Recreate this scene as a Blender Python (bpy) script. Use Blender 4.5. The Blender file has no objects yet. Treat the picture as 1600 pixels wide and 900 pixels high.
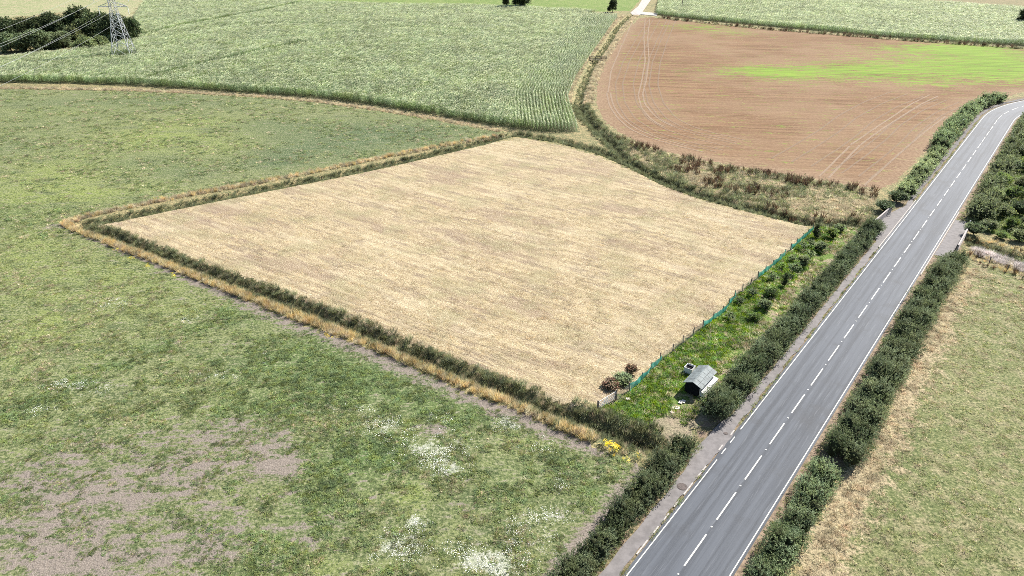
"""Farmland seen from a drone: a cut stubble field ringed by ditches, pasture, maize, a ploughed field
and a straight country road between hedges.  Units are metres, +Y is the way the camera looks."""
import bpy, math
import numpy as np
from mathutils import Vector, Matrix

# ------------------------------------------------------------------ camera, sky, sun, exposure
scene = bpy.context.scene
cam_data = bpy.data.cameras.new("camera")
cam = bpy.data.objects.new("camera", cam_data)
scene.collection.objects.link(cam)
cam.location = (0.0, 0.0, 45.0)
cam.rotation_euler = (math.radians(90.0 - 28.17), 0.0, 0.0)
cam_data.sensor_width = 36.0
cam_data.lens = 36.0 * 1111.0 / 1600.0
cam_data.clip_start = 0.5
cam_data.clip_end = 9000.0
scene.camera = cam

SUN_ELEV = math.radians(41.0)
SUN_AZ = math.radians(49.0)             # from +Y towards +X
sun_dir = Vector((math.sin(SUN_AZ) * math.cos(SUN_ELEV), math.cos(SUN_AZ) * math.cos(SUN_ELEV), math.sin(SUN_ELEV)))
world = bpy.data.worlds.new("World")
scene.world = world
world.use_nodes = True
wn = world.node_tree.nodes
sky = wn.new("ShaderNodeTexSky")
sky.sky_type = 'NISHITA'
sky.sun_disc = False
sky.sun_elevation = SUN_ELEV
sky.sun_rotation = SUN_AZ
wn["Background"].inputs["Strength"].default_value = 0.065
world.node_tree.links.new(sky.outputs["Color"], wn["Background"].inputs["Color"])
sun_data = bpy.data.lights.new("sun", 'SUN')
sun_data.energy = 5.0
sun_data.angle = math.radians(0.53)
sun_data.color = (1.0, 0.955, 0.89)
sun = bpy.data.objects.new("sun", sun_data)
scene.collection.objects.link(sun)
sun.rotation_euler = (-sun_dir).to_track_quat('-Z', 'Y').to_euler()
sun.location = (60, 60, 120)

scene.view_settings.view_transform = 'Standard'
scene.view_settings.look = 'None'
scene.view_settings.exposure = 1.42
scene.view_settings.gamma = 1.0
scene.render.filter_size = 0.85
scene.cycles.filter_width = 0.85
scene.cycles.use_denoising = False
scene.cycles.max_bounces = 6
scene.cycles.diffuse_bounces = 3
scene.cycles.transparent_max_bounces = 8

rng = np.random.default_rng(7)
COL = scene.collection.objects

# ------------------------------------------------------------------ small helpers
def tag(o, label=None, cat=None, group=None, kind=None):
    if label: o["label"] = label
    if cat: o["category"] = cat
    if group: o["group"] = group
    if kind: o["kind"] = kind
    return o

def empty(name, loc, label=None, cat=None, group=None, rz=0.0):
    o = bpy.data.objects.new(name, None)
    o.location = loc
    o.rotation_euler = (0, 0, rz)
    o.empty_display_size = 0.3
    COL.link(o)
    return tag(o, label, cat, group)

def new_mesh(name, verts, faces, mats=(), attrs=None, smooth=False, fmat=None):
    """verts Nx3, faces Mx3 or Mx4 arrays"""
    verts = np.asarray(verts, dtype=np.float32)
    faces = np.asarray(faces, dtype=np.int32)
    me = bpy.data.meshes.new(name)
    k = faces.shape[1]
    me.vertices.add(len(verts)); me.vertices.foreach_set("co", verts.ravel())
    me.loops.add(faces.size); me.loops.foreach_set("vertex_index", faces.ravel())
    me.polygons.add(len(faces))
    me.polygons.foreach_set("loop_start", np.arange(0, faces.size, k, dtype=np.int32))
    try:
        me.polygons.foreach_set("loop_total", np.full(len(faces), k, dtype=np.int32))
    except Exception:
        pass
    if smooth: me.polygons.foreach_set("use_smooth", np.ones(len(faces), dtype=bool))
    for m in (mats if isinstance(mats, (list, tuple)) else [mats]):
        me.materials.append(m)
    if fmat is not None: me.polygons.foreach_set("material_index", np.asarray(fmat, dtype=np.int32))
    for an, (dom, arr) in (attrs or {}).items():
        a = me.attributes.new(an, 'FLOAT', dom)
        a.data.foreach_set("value", np.asarray(arr, dtype=np.float32))
    me.update(calc_edges=True)
    return me

def obj(name, me, parent=None, loc=None):
    o = bpy.data.objects.new(name, me)
    if loc is not None: o.location = loc
    if parent is not None: o.parent = parent
    COL.link(o)
    return o

class MB:
    """collects boxes and bars into one mesh"""
    def __init__(self): self.v = []; self.f = []
    def add(self, vs, fs):
        b = len(self.v); self.v += [tuple(p) for p in vs]; self.f += [tuple(i + b for i in q) for q in fs]
    def box(self, c, s, M=None):
        x, y, z = s[0] / 2, s[1] / 2, s[2] / 2
        vs = [Vector((a * x, b * y, d * z)) for d in (-1, 1) for b in (-1, 1) for a in (-1, 1)]
        if M is not None: vs = [M @ p for p in vs]
        vs = [p + Vector(c) for p in vs]
        self.add(vs, [(0, 2, 3, 1), (4, 5, 7, 6), (0, 1, 5, 4), (2, 6, 7, 3), (0, 4, 6, 2), (1, 3, 7, 5)])
        return self
    def bar(self, a, b, w, h=None):
        a, b = Vector(a), Vector(b); d = b - a
        M = d.to_track_quat('X', 'Z').to_matrix()
        return self.box((a + b) / 2, (d.length, w, h or w), M)
    def prism(self, c, r0, r1, h, n=10, top=True):
        c = Vector(c); vs = []
        for r, z in ((r0, 0), (r1, h)):
            vs += [c + Vector((r * math.cos(2 * math.pi * i / n), r * math.sin(2 * math.pi * i / n), z)) for i in range(n)]
        fs = [(i, (i + 1) % n, n + (i + 1) % n, n + i) for i in range(n)]
        b = len(self.v); self.add(vs, fs)
        self.f.append(tuple(b + n + i for i in range(n)))
        return self
    def mesh(self, name, mat, bevel=0.0):
        me = bpy.data.meshes.new(name); me.from_pydata(self.v, [], self.f); me.materials.append(mat); me.update()
        return me
    def build(self, name, mat, parent=None, loc=None): return obj(name, self.mesh(name, mat), parent, loc)

def vnoise(x, y, scale, seed=0, octaves=4, gain=0.5):
    """value-noise fbm in 0..1"""
    out = np.zeros_like(x, dtype=np.float64); amp = 1.0; tot = 0.0
    for o in range(octaves):
        u, v = x / scale * 2 ** o + 17.3 * o, y / scale * 2 ** o + 5.1 * o
        i, j = np.floor(u).astype(np.int64), np.floor(v).astype(np.int64)
        fu, fv = u - i, v - j; fu = fu * fu * (3 - 2 * fu); fv = fv * fv * (3 - 2 * fv)
        def h(a, b):
            n = (a * 374761393 + b * 668265263 + (seed * 101 + o) * 982451653) & 0x7fffffff
            n = ((n ^ (n >> 13)) * 1274126177) & 0x7fffffff
            return ((n ^ (n >> 16)) & 0xffff) / 65535.0
        out += amp * ((h(i, j) * (1 - fu) + h(i + 1, j) * fu) * (1 - fv) + (h(i, j + 1) * (1 - fu) + h(i + 1, j + 1) * fu) * fv)
        tot += amp; amp *= gain
    return out / tot

def seg_dist(x, y, line):
    """distance to a polyline, and signed side of the nearest segment"""
    best = np.full(x.shape, 1e9); side = np.zeros(x.shape)
    for (ax, ay), (bx, by) in zip(line[:-1], line[1:]):
        dx, dy = bx - ax, by - ay; L2 = dx * dx + dy * dy + 1e-9
        u = np.clip(((x - ax) * dx + (y - ay) * dy) / L2, 0, 1)
        ex, ey = x - ax - u * dx, y - ay - u * dy
        d = np.hypot(ex, ey); m = d < best
        best = np.where(m, d, best); side = np.where(m, np.sign(dy * ex - dx * ey), side)
    return best, side

def inside(x, y, poly):
    r = np.zeros(x.shape, dtype=bool); n = len(poly)
    for k in range(n):
        (ax, ay), (bx, by) = poly[k], poly[(k + 1) % n]
        if ay == by: continue
        c = ((ay > y) != (by > y)) & (x < (bx - ax) * (y - ay) / (by - ay) + ax)
        r ^= c
    return r

def blobs(x, y, lst):
    out = np.zeros(x.shape)
    for cx, cy, rx, ry, w in lst:
        out += w * np.exp(-(((x - cx) / rx) ** 2 + ((y - cy) / ry) ** 2))
    return np.clip(out, 0, 1.2)

def resample(line, step):
    p = np.asarray(line, float); d = np.r_[0, np.cumsum(np.hypot(*np.diff(p, axis=0).T))]
    s = np.arange(0, d[-1] + 1e-6, step)
    return np.c_[np.interp(s, d, p[:, 0]), np.interp(s, d, p[:, 1])], s

# ------------------------------------------------------------------ node helper
class NT:
    def __init__(self, name):
        self.m = bpy.data.materials.new(name); self.m.use_nodes = True
        self.t = self.m.node_tree; self.t.nodes.clear()
        self.out = self.t.nodes.new("ShaderNodeOutputMaterial")
        self.pos = None
    def n(self, ty, **kw):
        o = self.t.nodes.new(ty)
        for k, v in kw.items(): setattr(o, k, v)
        return o
    def put(self, sock, v):
        if v is None: return
        if isinstance(v, bpy.types.NodeSocket): self.t.links.new(v, sock)
        elif isinstance(v, (tuple, list)) and len(v) == 3 and sock.type == 'RGBA': sock.default_value = (*v, 1)
        else: sock.default_value = v
    def P(self):
        if self.pos is None: self.pos = self.n("ShaderNodeTexCoord").outputs["Object"]
        return self.pos
    def mapped(self, scale=(1, 1, 1), rot=0.0, vec=None):
        q = self.n("ShaderNodeMapping"); q.vector_type = 'TEXTURE' if False else 'POINT'
        r = self.n("ShaderNodeVectorRotate", rotation_type='Z_AXIS')
        self.put(r.inputs["Vector"], vec or self.P()); r.inputs["Angle"].default_value = rot
        self.put(q.inputs["Vector"], r.outputs[0]); q.inputs["Scale"].default_value = scale
        return q.outputs[0]
    def noise(self, scale, detail=4, rough=0.55, vec=None, dist=0.0, dim='3D'):
        o = self.n("ShaderNodeTexNoise", noise_dimensions=dim)
        self.put(o.inputs["Vector"], vec or self.P()); o.inputs["Scale"].default_value = scale
        o.inputs["Detail"].default_value = detail; o.inputs["Roughness"].default_value = rough; o.inputs["Distortion"].default_value = dist
        return o.outputs["Fac"]
    def voro(self, scale, vec=None, out="Distance", feature='F1', rand=1.0):
        o = self.n("ShaderNodeTexVoronoi", feature=feature)
        self.put(o.inputs["Vector"], vec or self.P()); o.inputs["Scale"].default_value = scale; o.inputs["Randomness"].default_value = rand
        return o.outputs[out]
    def white(self, cell, vec=None):
        """one random value for each cell"""
        s = self.n("ShaderNodeVectorMath", operation='SNAP'); self.put(s.inputs[0], vec or self.P()); s.inputs[1].default_value = (cell, cell, 100)
        w = self.n("ShaderNodeTexWhiteNoise", noise_dimensions='2D'); self.put(w.inputs["Vector"], s.outputs[0])
        return w.outputs["Value"]
    def ss(self, v, a, b, lo=0.0, hi=1.0):
        o = self.n("ShaderNodeMapRange", interpolation_type='SMOOTHSTEP')
        self.put(o.inputs["Value"], v)
        for i, q in zip(("From Min", "From Max", "To Min", "To Max"), (a, b, lo, hi)): self.put(o.inputs[i], q)
        return o.outputs["Result"]
    def math(self, op, a, b=None, clamp=False):
        o = self.n("ShaderNodeMath", operation=op, use_clamp=clamp)
        self.put(o.inputs[0], a); self.put(o.inputs[1], b)
        return o.outputs[0]
    def mix(self, f, a, b, blend='MIX'):
        o = self.n("ShaderNodeMix", data_type='RGBA', blend_type=blend)
        self.put(o.inputs[0], f); self.put(o.inputs[6], a); self.put(o.inputs[7], b)
        return o.outputs[2]
    def attr(self, name, kind='GEOMETRY'):
        o = self.n("ShaderNodeAttribute", attribute_name=name, attribute_type=kind)
        return o.outputs["Fac"]
    def bump(self, h, strength=0.5, dist=0.1):
        o = self.n("ShaderNodeBump"); self.put(o.inputs["Height"], h)
        o.inputs["Strength"].default_value = strength; o.inputs["Distance"].default_value = dist
        return o.outputs[0]
    def surf(self, col, rough=0.9, normal=None, spec=0.3, trans=0.0, tcol=None, metallic=0.0):
        p = self.n("ShaderNodeBsdfPrincipled")
        self.put(p.inputs["Base Color"], col); self.put(p.inputs["Roughness"], rough)
        self.put(p.inputs["Specular IOR Level"], spec); self.put(p.inputs["Metallic"], metallic)
        if normal is not None: self.put(p.inputs["Normal"], normal)
        s = p.outputs[0]
        if trans > 0:
            t = self.n("ShaderNodeBsdfTranslucent"); self.put(t.inputs["Color"], tcol if tcol is not None else col)
            mx = self.n("ShaderNodeMixShader"); mx.inputs[0].default_value = trans
            self.t.links.new(s, mx.inputs[1]); self.t.links.new(t.outputs[0], mx.inputs[2]); s = mx.outputs[0]
        self.t.links.new(s, self.out.inputs["Surface"])
        return self.m

def plain(name, col, rough=0.7, var=0.25, scale=3.0, spec=0.3, metallic=0.0):
    m = NT(name); n = m.noise(scale, 5, 0.65)
    k = m.ss(n, 0.3, 0.7)
    c = m.mix(k, tuple(v * (1 - var) for v in col), tuple(min(1, v * (1 + var)) for v in col))
    return m.surf(c, rough, m.bump(n, 0.2, 0.01), spec, metallic=metallic)

def leafmat(name, dark, light, trans=0.3, rough=0.6, spec=0.2, tip=None, vscale=0.35, vary=1.0):
    """foliage: each leaf or blade has its own tint, each clump its own shift"""
    m = NT(name)
    c = m.mix(m.attr("tint"), dark, light)
    if tip is not None: c = m.mix(m.attr("tip"), c, tip)
    r = m.n("ShaderNodeObjectInfo").outputs["Random"]
    h = m.n("ShaderNodeHueSaturation"); m.put(h.inputs["Color"], c)
    m.put(h.inputs["Hue"], m.ss(r, 0, 1, 0.488, 0.512)); m.put(h.inputs["Value"], m.ss(m.math('FRACT', m.math('MULTIPLY', r, 7.31)), 0, 1, 0.72, 1.28))
    col = h.outputs[0]
    pos = m.n("ShaderNodeNewGeometry").outputs["Position"]
    w1 = m.noise(vscale, 4, 0.6, pos); w2 = m.noise(vscale * 3.7, 3, 0.6, pos)
    h2 = m.n("ShaderNodeHueSaturation"); m.put(h2.inputs["Color"], col)
    m.put(h2.inputs["Hue"], m.ss(w2, 0.35, 0.65, 0.5 - 0.022 * vary, 0.5 + 0.018 * vary)); m.put(h2.inputs["Value"], m.ss(w1, 0.34, 0.66, 1 - 0.30 * vary, 1 + 0.30 * vary)); m.put(h2.inputs["Saturation"], m.ss(w2, 0.35, 0.65, 1.15, 0.88))
    col = h2.outputs[0]
    return m.surf(col, rough, None, spec, trans, col)

# ------------------------------------------------------------------ survey of the place (metres)
ROAD_O = np.array((13.34, 38.39)); RD = np.array((math.sin(math.radians(38.2)), math.cos(math.radians(38.2)))); RN = np.array((RD[1], -RD[0]))
def road_path():
    """centre line: straight, then a bend to the right"""
    pts = []; th = math.radians(38.2); p = ROAD_O - RD * 110; s = -110.0
    while s < 330:
        pts.append((p[0], p[1], th, s))
        if s > 166: th += 1.0 / 62.0 if s < 236 else 0.0
        p = p + np.array((math.sin(th), math.cos(th))); s += 1.0
    return np.array(pts)
RP = road_path()
def road_at(s, t):
    x = np.interp(s, RP[:, 3], RP[:, 0]); y = np.interp(s, RP[:, 3], RP[:, 1]); th = np.interp(s, RP[:, 3], RP[:, 2])
    return np.stack([x + np.cos(th) * t, y - np.sin(th) * t], -1)
ROAD_LINE = [tuple(p) for p in RP[::3, :2]]

PASTURE = [(-305.56, 202.43), (-143.79, 202.43), (-106.72, 200.06), (-68.75, 192.51), (-50.05, 186.14), (-31.90, 176.95), (-15.15, 166.80), (-2.17, 158.15), (-15.01, 147.92), (-29.08, 138.77), (-39.88, 130.55), (-47.49, 125.52), (-55.85, 120.15), (-63.95, 114.85), (-69.42, 110.49), (-72.94, 106.66), (-63.93, 99.86), (-54.03, 93.30), (-40.60, 84.76), (-32.88, 79.50), (-27.79, 75.95), (-19.58, 70.79), (-12.98, 66.77), (-5.39, 60.77), (0.00, 58.06), (3.89, 55.03), (7.85, 52.04), (11.69, 49.59), (10.38, 46.60), (6.19, 40.88), (2.37, 35.75), (-3.94, 25.58), (-13.83, 10.77), (-47.04, 10.77)]
STUBBLE = [(-65.28, 105.87), (-56.45, 99.62), (-43.53, 91.40), (-31.57, 84.03), (-20.84, 76.90), (-12.48, 71.21), (-6.37, 67.15), (0.00, 63.19), (4.13, 59.78), (6.54, 58.38), (8.68, 57.54), (10.73, 59.34), (12.91, 61.57), (14.68, 64.03), (18.81, 68.87), (23.80, 74.57), (26.61, 77.53), (28.82, 81.19), (34.62, 87.79), (41.33, 95.93), (46.61, 103.04), (46.95, 105.09), (42.10, 108.55), (33.36, 116.06), (28.04, 123.12), (23.54, 132.05), (18.28, 140.44), (10.95, 148.38), (2.13, 154.61), (-6.84, 148.38), (-22.22, 135.94), (-33.11, 127.63), (-45.58, 119.50), (-58.86, 110.77)]
PLOT = [(8.68, 57.54), (10.73, 59.34), (12.91, 61.57), (14.68, 64.03), (18.81, 68.87), (23.80, 74.57), (26.61, 77.53), (28.82, 81.19), (34.62, 87.79), (41.33, 95.93), (47.79, 104.06), (51.36, 105.35), (55.82, 103.80), (50.57, 96.15), (35.37, 77.21), (23.98, 62.26), (19.02, 55.82), (15.89, 52.95), (12.56, 55.03)]
PLOUGHED = [(59.01, 347.78), (45.81, 305.82), (32.86, 252.01), (24.69, 209.84), (21.93, 186.83), (22.10, 167.94), (25.59, 155.10), (30.98, 145.65), (38.77, 138.77), (49.44, 131.67), (59.36, 125.52), (66.36, 122.11), (70.15, 124.48), (79.17, 135.54), (88.75, 147.46), (97.72, 159.71), (109.95, 173.85), (123.85, 186.83), (141.80, 199.28), (196.33, 223.34), (217.22, 249.66), (185.63, 268.33), (167.76, 277.94), (147.96, 286.69), (128.26, 299.19), (106.90, 312.73), (84.61, 331.34), (65.29, 349.94)]
MAIZE_A = [(-199.67, 213.30), (-149.04, 210.70), (-129.94, 209.84), (-110.17, 207.32), (-89.87, 202.43), (-70.17, 196.98), (-51.39, 191.79), (-32.83, 182.76), (-15.56, 172.04), (0.00, 162.38), (7.27, 159.19), (15.37, 158.67), (15.14, 172.64), (15.04, 188.93), (19.50, 216.85), (27.72, 253.20), (36.90, 294.39), (49.27, 349.94), (47.10, 358.84), (0.00, 380.52), (-65.87, 390.96), (-136.13, 404.80), (-197.29, 410.59), (-172.10, 343.53), (-143.43, 289.73), (-143.21, 267.01), (-168.75, 241.74), (-200.41, 214.18)]
MAIZE_B = [(68.06, 358.84), (86.52, 339.37), (109.78, 321.78), (130.89, 305.82), (150.14, 291.27), (169.35, 280.80), (188.19, 272.37), (217.80, 261.83), (297.00, 365.81), (252.08, 373.03), (232.03, 393.66), (192.30, 416.55), (144.81, 432.17), (85.20, 438.74)]
RIGHT_FIELD = [(20.66, 35.75), (23.70, 40.56), (29.25, 48.19), (34.85, 52.95), (40.04, 60.00), (47.69, 69.82), (59.63, 84.03), (67.14, 91.82), (70.78, 87.40), (108.61, 67.15), (35.70, 5.89), (-2.38, 5.89)]
TOP_GREEN = [(-138.75, 407.67), (-66.29, 393.66), (0.00, 383.08), (43.84, 370.59), (58.29, 373.03), (70.41, 419.59), (94.10, 535.33), (-179.77, 535.33)]
TOP_PALE = [(-306.28, 297.57), (-233.36, 343.53), (-226.20, 361.14), (-212.96, 370.59), (-173.56, 343.53), (-197.98, 410.59), (-234.41, 490.58), (-490.05, 490.58)]
TOP_SCRUB = [(188.80, 416.55), (232.03, 393.66), (253.65, 375.49), (330.30, 354.34), (534.78, 588.61), (262.53, 588.61)]
WOODS = [(71.90, 105.35), (86.65, 124.48), (100.91, 142.14), (118.21, 164.01), (136.13, 180.14), (153.84, 152.16), (97.66, 87.79), (78.08, 98.91)]
ROUGH = [(22.88, 156.11), (30.82, 144.76), (38.57, 137.95), (49.20, 130.92), (59.08, 124.82), (66.06, 121.45), (59.40, 109.10), (56.49, 105.35), (47.95, 105.87), (42.63, 110.21), (33.81, 117.92), (28.49, 125.52), (24.07, 135.54)]

DITCH_SW = [(-69.02, 105.35), (-60.23, 100.34), (-45.58, 90.78), (-34.20, 83.66), (-24.19, 77.53), (-15.13, 71.21), (-7.11, 65.50), (0.00, 60.89), (5.17, 57.34), (8.79, 55.03), (12.23, 52.95), (14.20, 52.04)]
DITCH_NW = [(-69.44, 106.13), (-66.29, 107.46), (-59.48, 112.20), (-46.20, 121.45), (-33.58, 129.81), (-22.50, 137.95), (-6.94, 150.72), (0.00, 157.64)]
DITCH_N = [(0.00, 157.64), (11.19, 152.16), (18.71, 144.31), (24.07, 135.54), (28.56, 125.86), (33.96, 118.55), (42.81, 110.77), (47.93, 106.66), (54.66, 105.87), (59.66, 106.66), (65.73, 105.35), (69.12, 100.34), (72.25, 95.70), (75.89, 89.77), (84.44, 72.64)]
DITCH_NE = [(55.88, 356.58), (45.31, 319.93), (33.64, 268.33), (25.83, 236.36), (19.34, 201.63), (17.24, 184.78), (18.20, 170.26), (20.07, 159.19), (21.56, 151.20), (22.85, 140.44)]
DITCH_W = [(-224.38, 211.56), (-146.37, 206.49), (-108.23, 203.23), (-69.69, 195.47), (-50.88, 189.64), (-32.41, 180.14), (-15.42, 170.26), (0.00, 159.19)]
DITCHES = [DITCH_SW, DITCH_NW, DITCH_N, DITCH_NE]
STRAW_SW = [(-72.02, 106.13), (-69.66, 104.06), (-64.30, 100.58), (-54.53, 94.38), (-40.94, 85.69), (-33.20, 80.51), (-28.14, 77.21), (-19.84, 72.07), (-13.13, 67.81), (-5.48, 62.26), (0.00, 59.02), (3.94, 55.92), (7.97, 53.13)]
STRAW_NW = [(-72.17, 106.40), (-69.13, 109.93), (-63.67, 114.25), (-55.73, 119.83), (-47.27, 124.82), (-39.78, 130.18), (-29.00, 138.36), (-15.42, 147.92), (-1.44, 157.12)]
STRAW_W = [(-199.12, 204.04), (-144.30, 203.23), (-125.82, 202.43), (-107.09, 200.85), (-88.01, 197.74), (-69.22, 193.98), (-50.38, 187.53), (-32.21, 178.85), (-15.28, 168.52), (-2.19, 159.71)]

# ------------------------------------------------------------------ ground: one sheet, cut along the field edges
def lines(*spec):
    out = [spec[0][0]]
    for a, b, st in spec:
        n = max(1, int(round((b - a) / st))); out += list(np.linspace(a, b, n + 1)[1:])
    return np.array(out)
gy = lines((-4000, -400, 600), (-400, -100, 50), (-100, 30, 3), (30, 150, 0.5), (150, 260, 1.0), (260, 450, 2.5), (450, 700, 25), (700, 7000, 450))
gx = lines((-5000, -400, 400), (-400, -160, 6), (-160, -105, 1.5), (-105, 150, 0.5), (150, 210, 2), (210, 400, 5), (400, 5000, 400))
GX, GY = np.meshgrid(gx, gy); nx_, ny_ = len(gx), len(gy)
fx, fy = GX.ravel(), GY.ravel()
near = (fy > 30) & (fy < 460) & (np.abs(fx) < 420)
road_d, _ = seg_dist(fx, fy, ROAD_LINE)
gz = np.zeros_like(fx)
gz[near] = 0.10 * (vnoise(fx[near], fy[near], 9.0, 3, 3) - 0.5) + 0.05 * (vnoise(fx[near], fy[near], 1.2, 4, 2) - 0.5)
dz = np.full(fx.shape, 1e9)
for dl in DITCHES:
    d, _ = seg_dist(fx, fy, dl); dz = np.minimum(dz, d)
dw, _ = seg_dist(fx, fy, DITCH_W)
ditch = np.clip(1 - dz / 1.9, 0, 1); ditch = ditch * ditch * (3 - 2 * ditch)
ditch *= np.clip((road_d - 6.0) / 2.0, 0, 1)
gz -= 1.15 * ditch
dww = np.clip(1 - dw / 1.2, 0, 1); gz -= 0.5 * dww * dww
gz = np.where(road_d < 5.2, np.minimum(gz, -0.03), gz)

idx = np.arange(nx_ * ny_).reshape(ny_, nx_)
quads = np.stack([idx[:-1, :-1], idx[:-1, 1:], idx[1:, 1:], idx[1:, :-1]], -1).reshape(-1, 4)
cx = fx[quads].mean(1); cy = fy[quads].mean(1)
jx = cx + rng.normal(0, 0.18, len(cx)); jy = cy + rng.normal(0, 0.18, len(cx))
cls = np.zeros(len(cx), dtype=int)
NAMES = ["ground", "verge", "plot", "stubble", "ploughed", "maize_ground", "grass_field", "pasture", "far_green", "far_pale", "woods_floor", "rough"]
for k, polys in ((10, [WOODS]), (11, [ROUGH, TOP_SCRUB]), (9, [TOP_PALE]), (8, [TOP_GREEN]), (7, [PASTURE]), (6, [RIGHT_FIELD]), (5, [MAIZE_A, MAIZE_B]), (4, [PLOUGHED]), (2, [PLOT]), (3, [STUBBLE])):
    for p in polys: cls[inside(jx, jy, p)] = k
croad, _ = seg_dist(cx, cy, ROAD_LINE)
cls[(croad < 6.3) & (cls != 6)] = 1
cls[(croad < 5.3)] = 1

# soil, flowers, lush growth in the pasture, as surveyed
a_bare = blobs(fx, fy, [(-31.1, 44.7, 16.4, 8.2, 0.42), (-38.7, 41.9, 4.7, 4.1, 0.40), (-35.0, 47.0, 6.2, 3.9, 0.40), (-27.7, 39.3, 6.0, 2.5, 0.42), (-27.7, 50.3, 3.5, 3.4, 0.40), (-22.6, 52.9, 2.4, 3.2, 0.55), (-23.6, 40.6, 3.1, 2.6, 0.42), (-21.0, 49.4, 2.3, 1.7, 0.90), (-41.6, 52.9, 3.7, 2.3, 0.35), (-33.6, 52.9, 4.9, 2.3, 0.35), (-7.5, 54.6, 1.9, 1.0, 0.90), (-34.9, 38.7, 4.0, 1.8, 0.70), (-27.7, 55.3, 4.4, 2.2, 0.60), (-44.5, 62.3, 4.1, 2.3, 0.25), (-16.8, 41.9, 2.1, 1.4, 0.50), (-43.3, 48.6, 4.0, 2.5, 0.50), (-71.9, 105.3, 3.1, 1.8, 0.90), (-57.0, 95.7, 3.8, 1.8, 0.60), (-47.5, 88.8, 3.6, 1.6, 0.60), (-39.1, 83.1, 3.4, 1.8, 0.70), (5.4, 44.0, 3.2, 4.3, 0.30), (-2.7, 44.0, 3.2, 4.3, 0.15), (-35.0, 69.8, 4.5, 2.7, 0.30)])
d_sw, s_sw = seg_dist(fx, fy, STRAW_SW)
soil_w = np.interp(fx, [-75, -50, -35, -20, 0, 10], [0.9, 1.0, 2.2, 2.6, 2.6, 2.2])
strip = np.clip(1.35 - (d_sw - 0.5) / soil_w, 0, 1.1) * np.clip((fx + 80) / 25, 0.35, 1)
d_hd, _ = seg_dist(fx, fy, [tuple(road_at(s, -7.1)) for s in (-60, -20, 5, 11)])
strip = np.maximum(strip, np.clip(1.3 - d_hd / 1.9, 0, 1.1))
a_bare = np.maximum(a_bare, strip)
a_flow = blobs(fx, fy, [(-7.2, 52.0, 3.3, 2.3, 0.80), (-5.8, 49.0, 1.5, 1.2, 1.00), (-12.6, 55.3, 2.5, 1.4, 0.80), (-7.1, 56.8, 1.6, 0.8, 0.60), (-8.9, 40.2, 1.9, 1.4, 1.10), (-8.0, 42.9, 1.1, 0.8, 1.00), (-1.5, 38.7, 2.5, 1.6, 1.10), (-4.1, 39.9, 1.3, 1.0, 0.50), (0.0, 55.3, 1.3, 0.8, 1.00), (-0.6, 56.3, 0.9, 0.6, 0.80), (2.8, 52.9, 1.8, 1.5, 0.50), (4.3, 47.4, 0.7, 0.8, 0.90), (3.5, 43.6, 1.6, 1.1, 0.60), (1.6, 41.9, 2.1, 2.0, 0.45), (-44.2, 61.7, 3.4, 1.4, 0.50), (-48.3, 62.3, 1.7, 0.7, 0.60), (-31.7, 63.8, 2.1, 1.0, 0.50), (-51.5, 79.7, 3.3, 1.7, 0.35), (-48.1, 57.9, 2.0, 0.8, 0.40), (-15.6, 57.9, 2.0, 0.8, 0.50), (-29.0, 67.2, 2.2, 1.3, 0.25), (-39.6, 75.6, 1.6, 0.9, 0.40), (5.1, 39.9, 2.0, 2.6, 0.25)])
a_lush = blobs(fx, fy, [(-23.9, 67.2, 8.0, 5.8, 0.90), (-16.4, 62.3, 4.8, 3.5, 0.90), (-24.7, 57.9, 5.2, 3.1, 0.70), (-14.2, 50.3, 4.7, 3.4, 0.70), (-10.7, 60.0, 4.0, 2.2, 0.70), (-6.5, 57.9, 3.3, 2.1, 0.70), (-16.4, 44.7, 3.3, 4.4, 0.50), (-23.6, 41.9, 2.6, 2.0, 0.45), (-19.4, 38.7, 3.0, 1.8, 0.50), (4.7, 50.3, 3.0, 1.7, 0.50), (7.3, 46.2, 1.7, 2.3, 0.50), (-33.2, 75.6, 3.2, 1.9, 0.70), (-50.4, 57.3, 2.6, 1.0, 1.00), (-48.4, 59.5, 2.0, 0.9, 1.00), (-45.9, 62.3, 2.1, 0.9, 1.00), (-43.6, 65.9, 2.1, 1.0, 1.00), (-41.0, 69.8, 2.2, 1.1, 1.00), (-38.1, 73.8, 1.9, 1.2, 1.00), (-36.1, 78.0, 2.0, 1.3, 1.00), (-12.7, 52.0, 3.0, 2.7, 0.70), (0.0, 47.0, 3.4, 3.1, 0.35), (-44.4, 95.0, 4.7, 3.1, 0.40), (-83.8, 111.3, 6.4, 5.7, 0.40), (-3.8, 55.8, 2.5, 2.0, 0.60)])
a_yel = blobs(fx, fy, [(-78.0, 154.6, 15.6, 10.0, 1.00), (-86.1, 130.9, 13.5, 9.4, 0.90), (-83.0, 117.3, 10.1, 5.6, 0.90), (-76.2, 167.9, 12.2, 6.9, 0.60), (-72.1, 93.9, 7.5, 13.2, 0.70), (-44.9, 78.8, 13.1, 8.3, 0.35), (-71.1, 120.5, 10.3, 5.9, 0.50), (-62.6, 147.5, 8.2, 6.4, 0.50), (-57.7, 87.8, 9.8, 7.8, 0.60), (-56.8, 72.6, 4.6, 7.3, 0.70), (-8.9, 46.2, 2.2, 1.5, 0.70), (-15.8, 38.1, 3.0, 1.2, 0.60), (1.8, 52.9, 3.1, 1.5, 0.40), (-7.2, 57.9, 2.0, 1.3, 0.50), (-113.4, 180.1, 19.4, 6.5, 0.30)])
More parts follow.
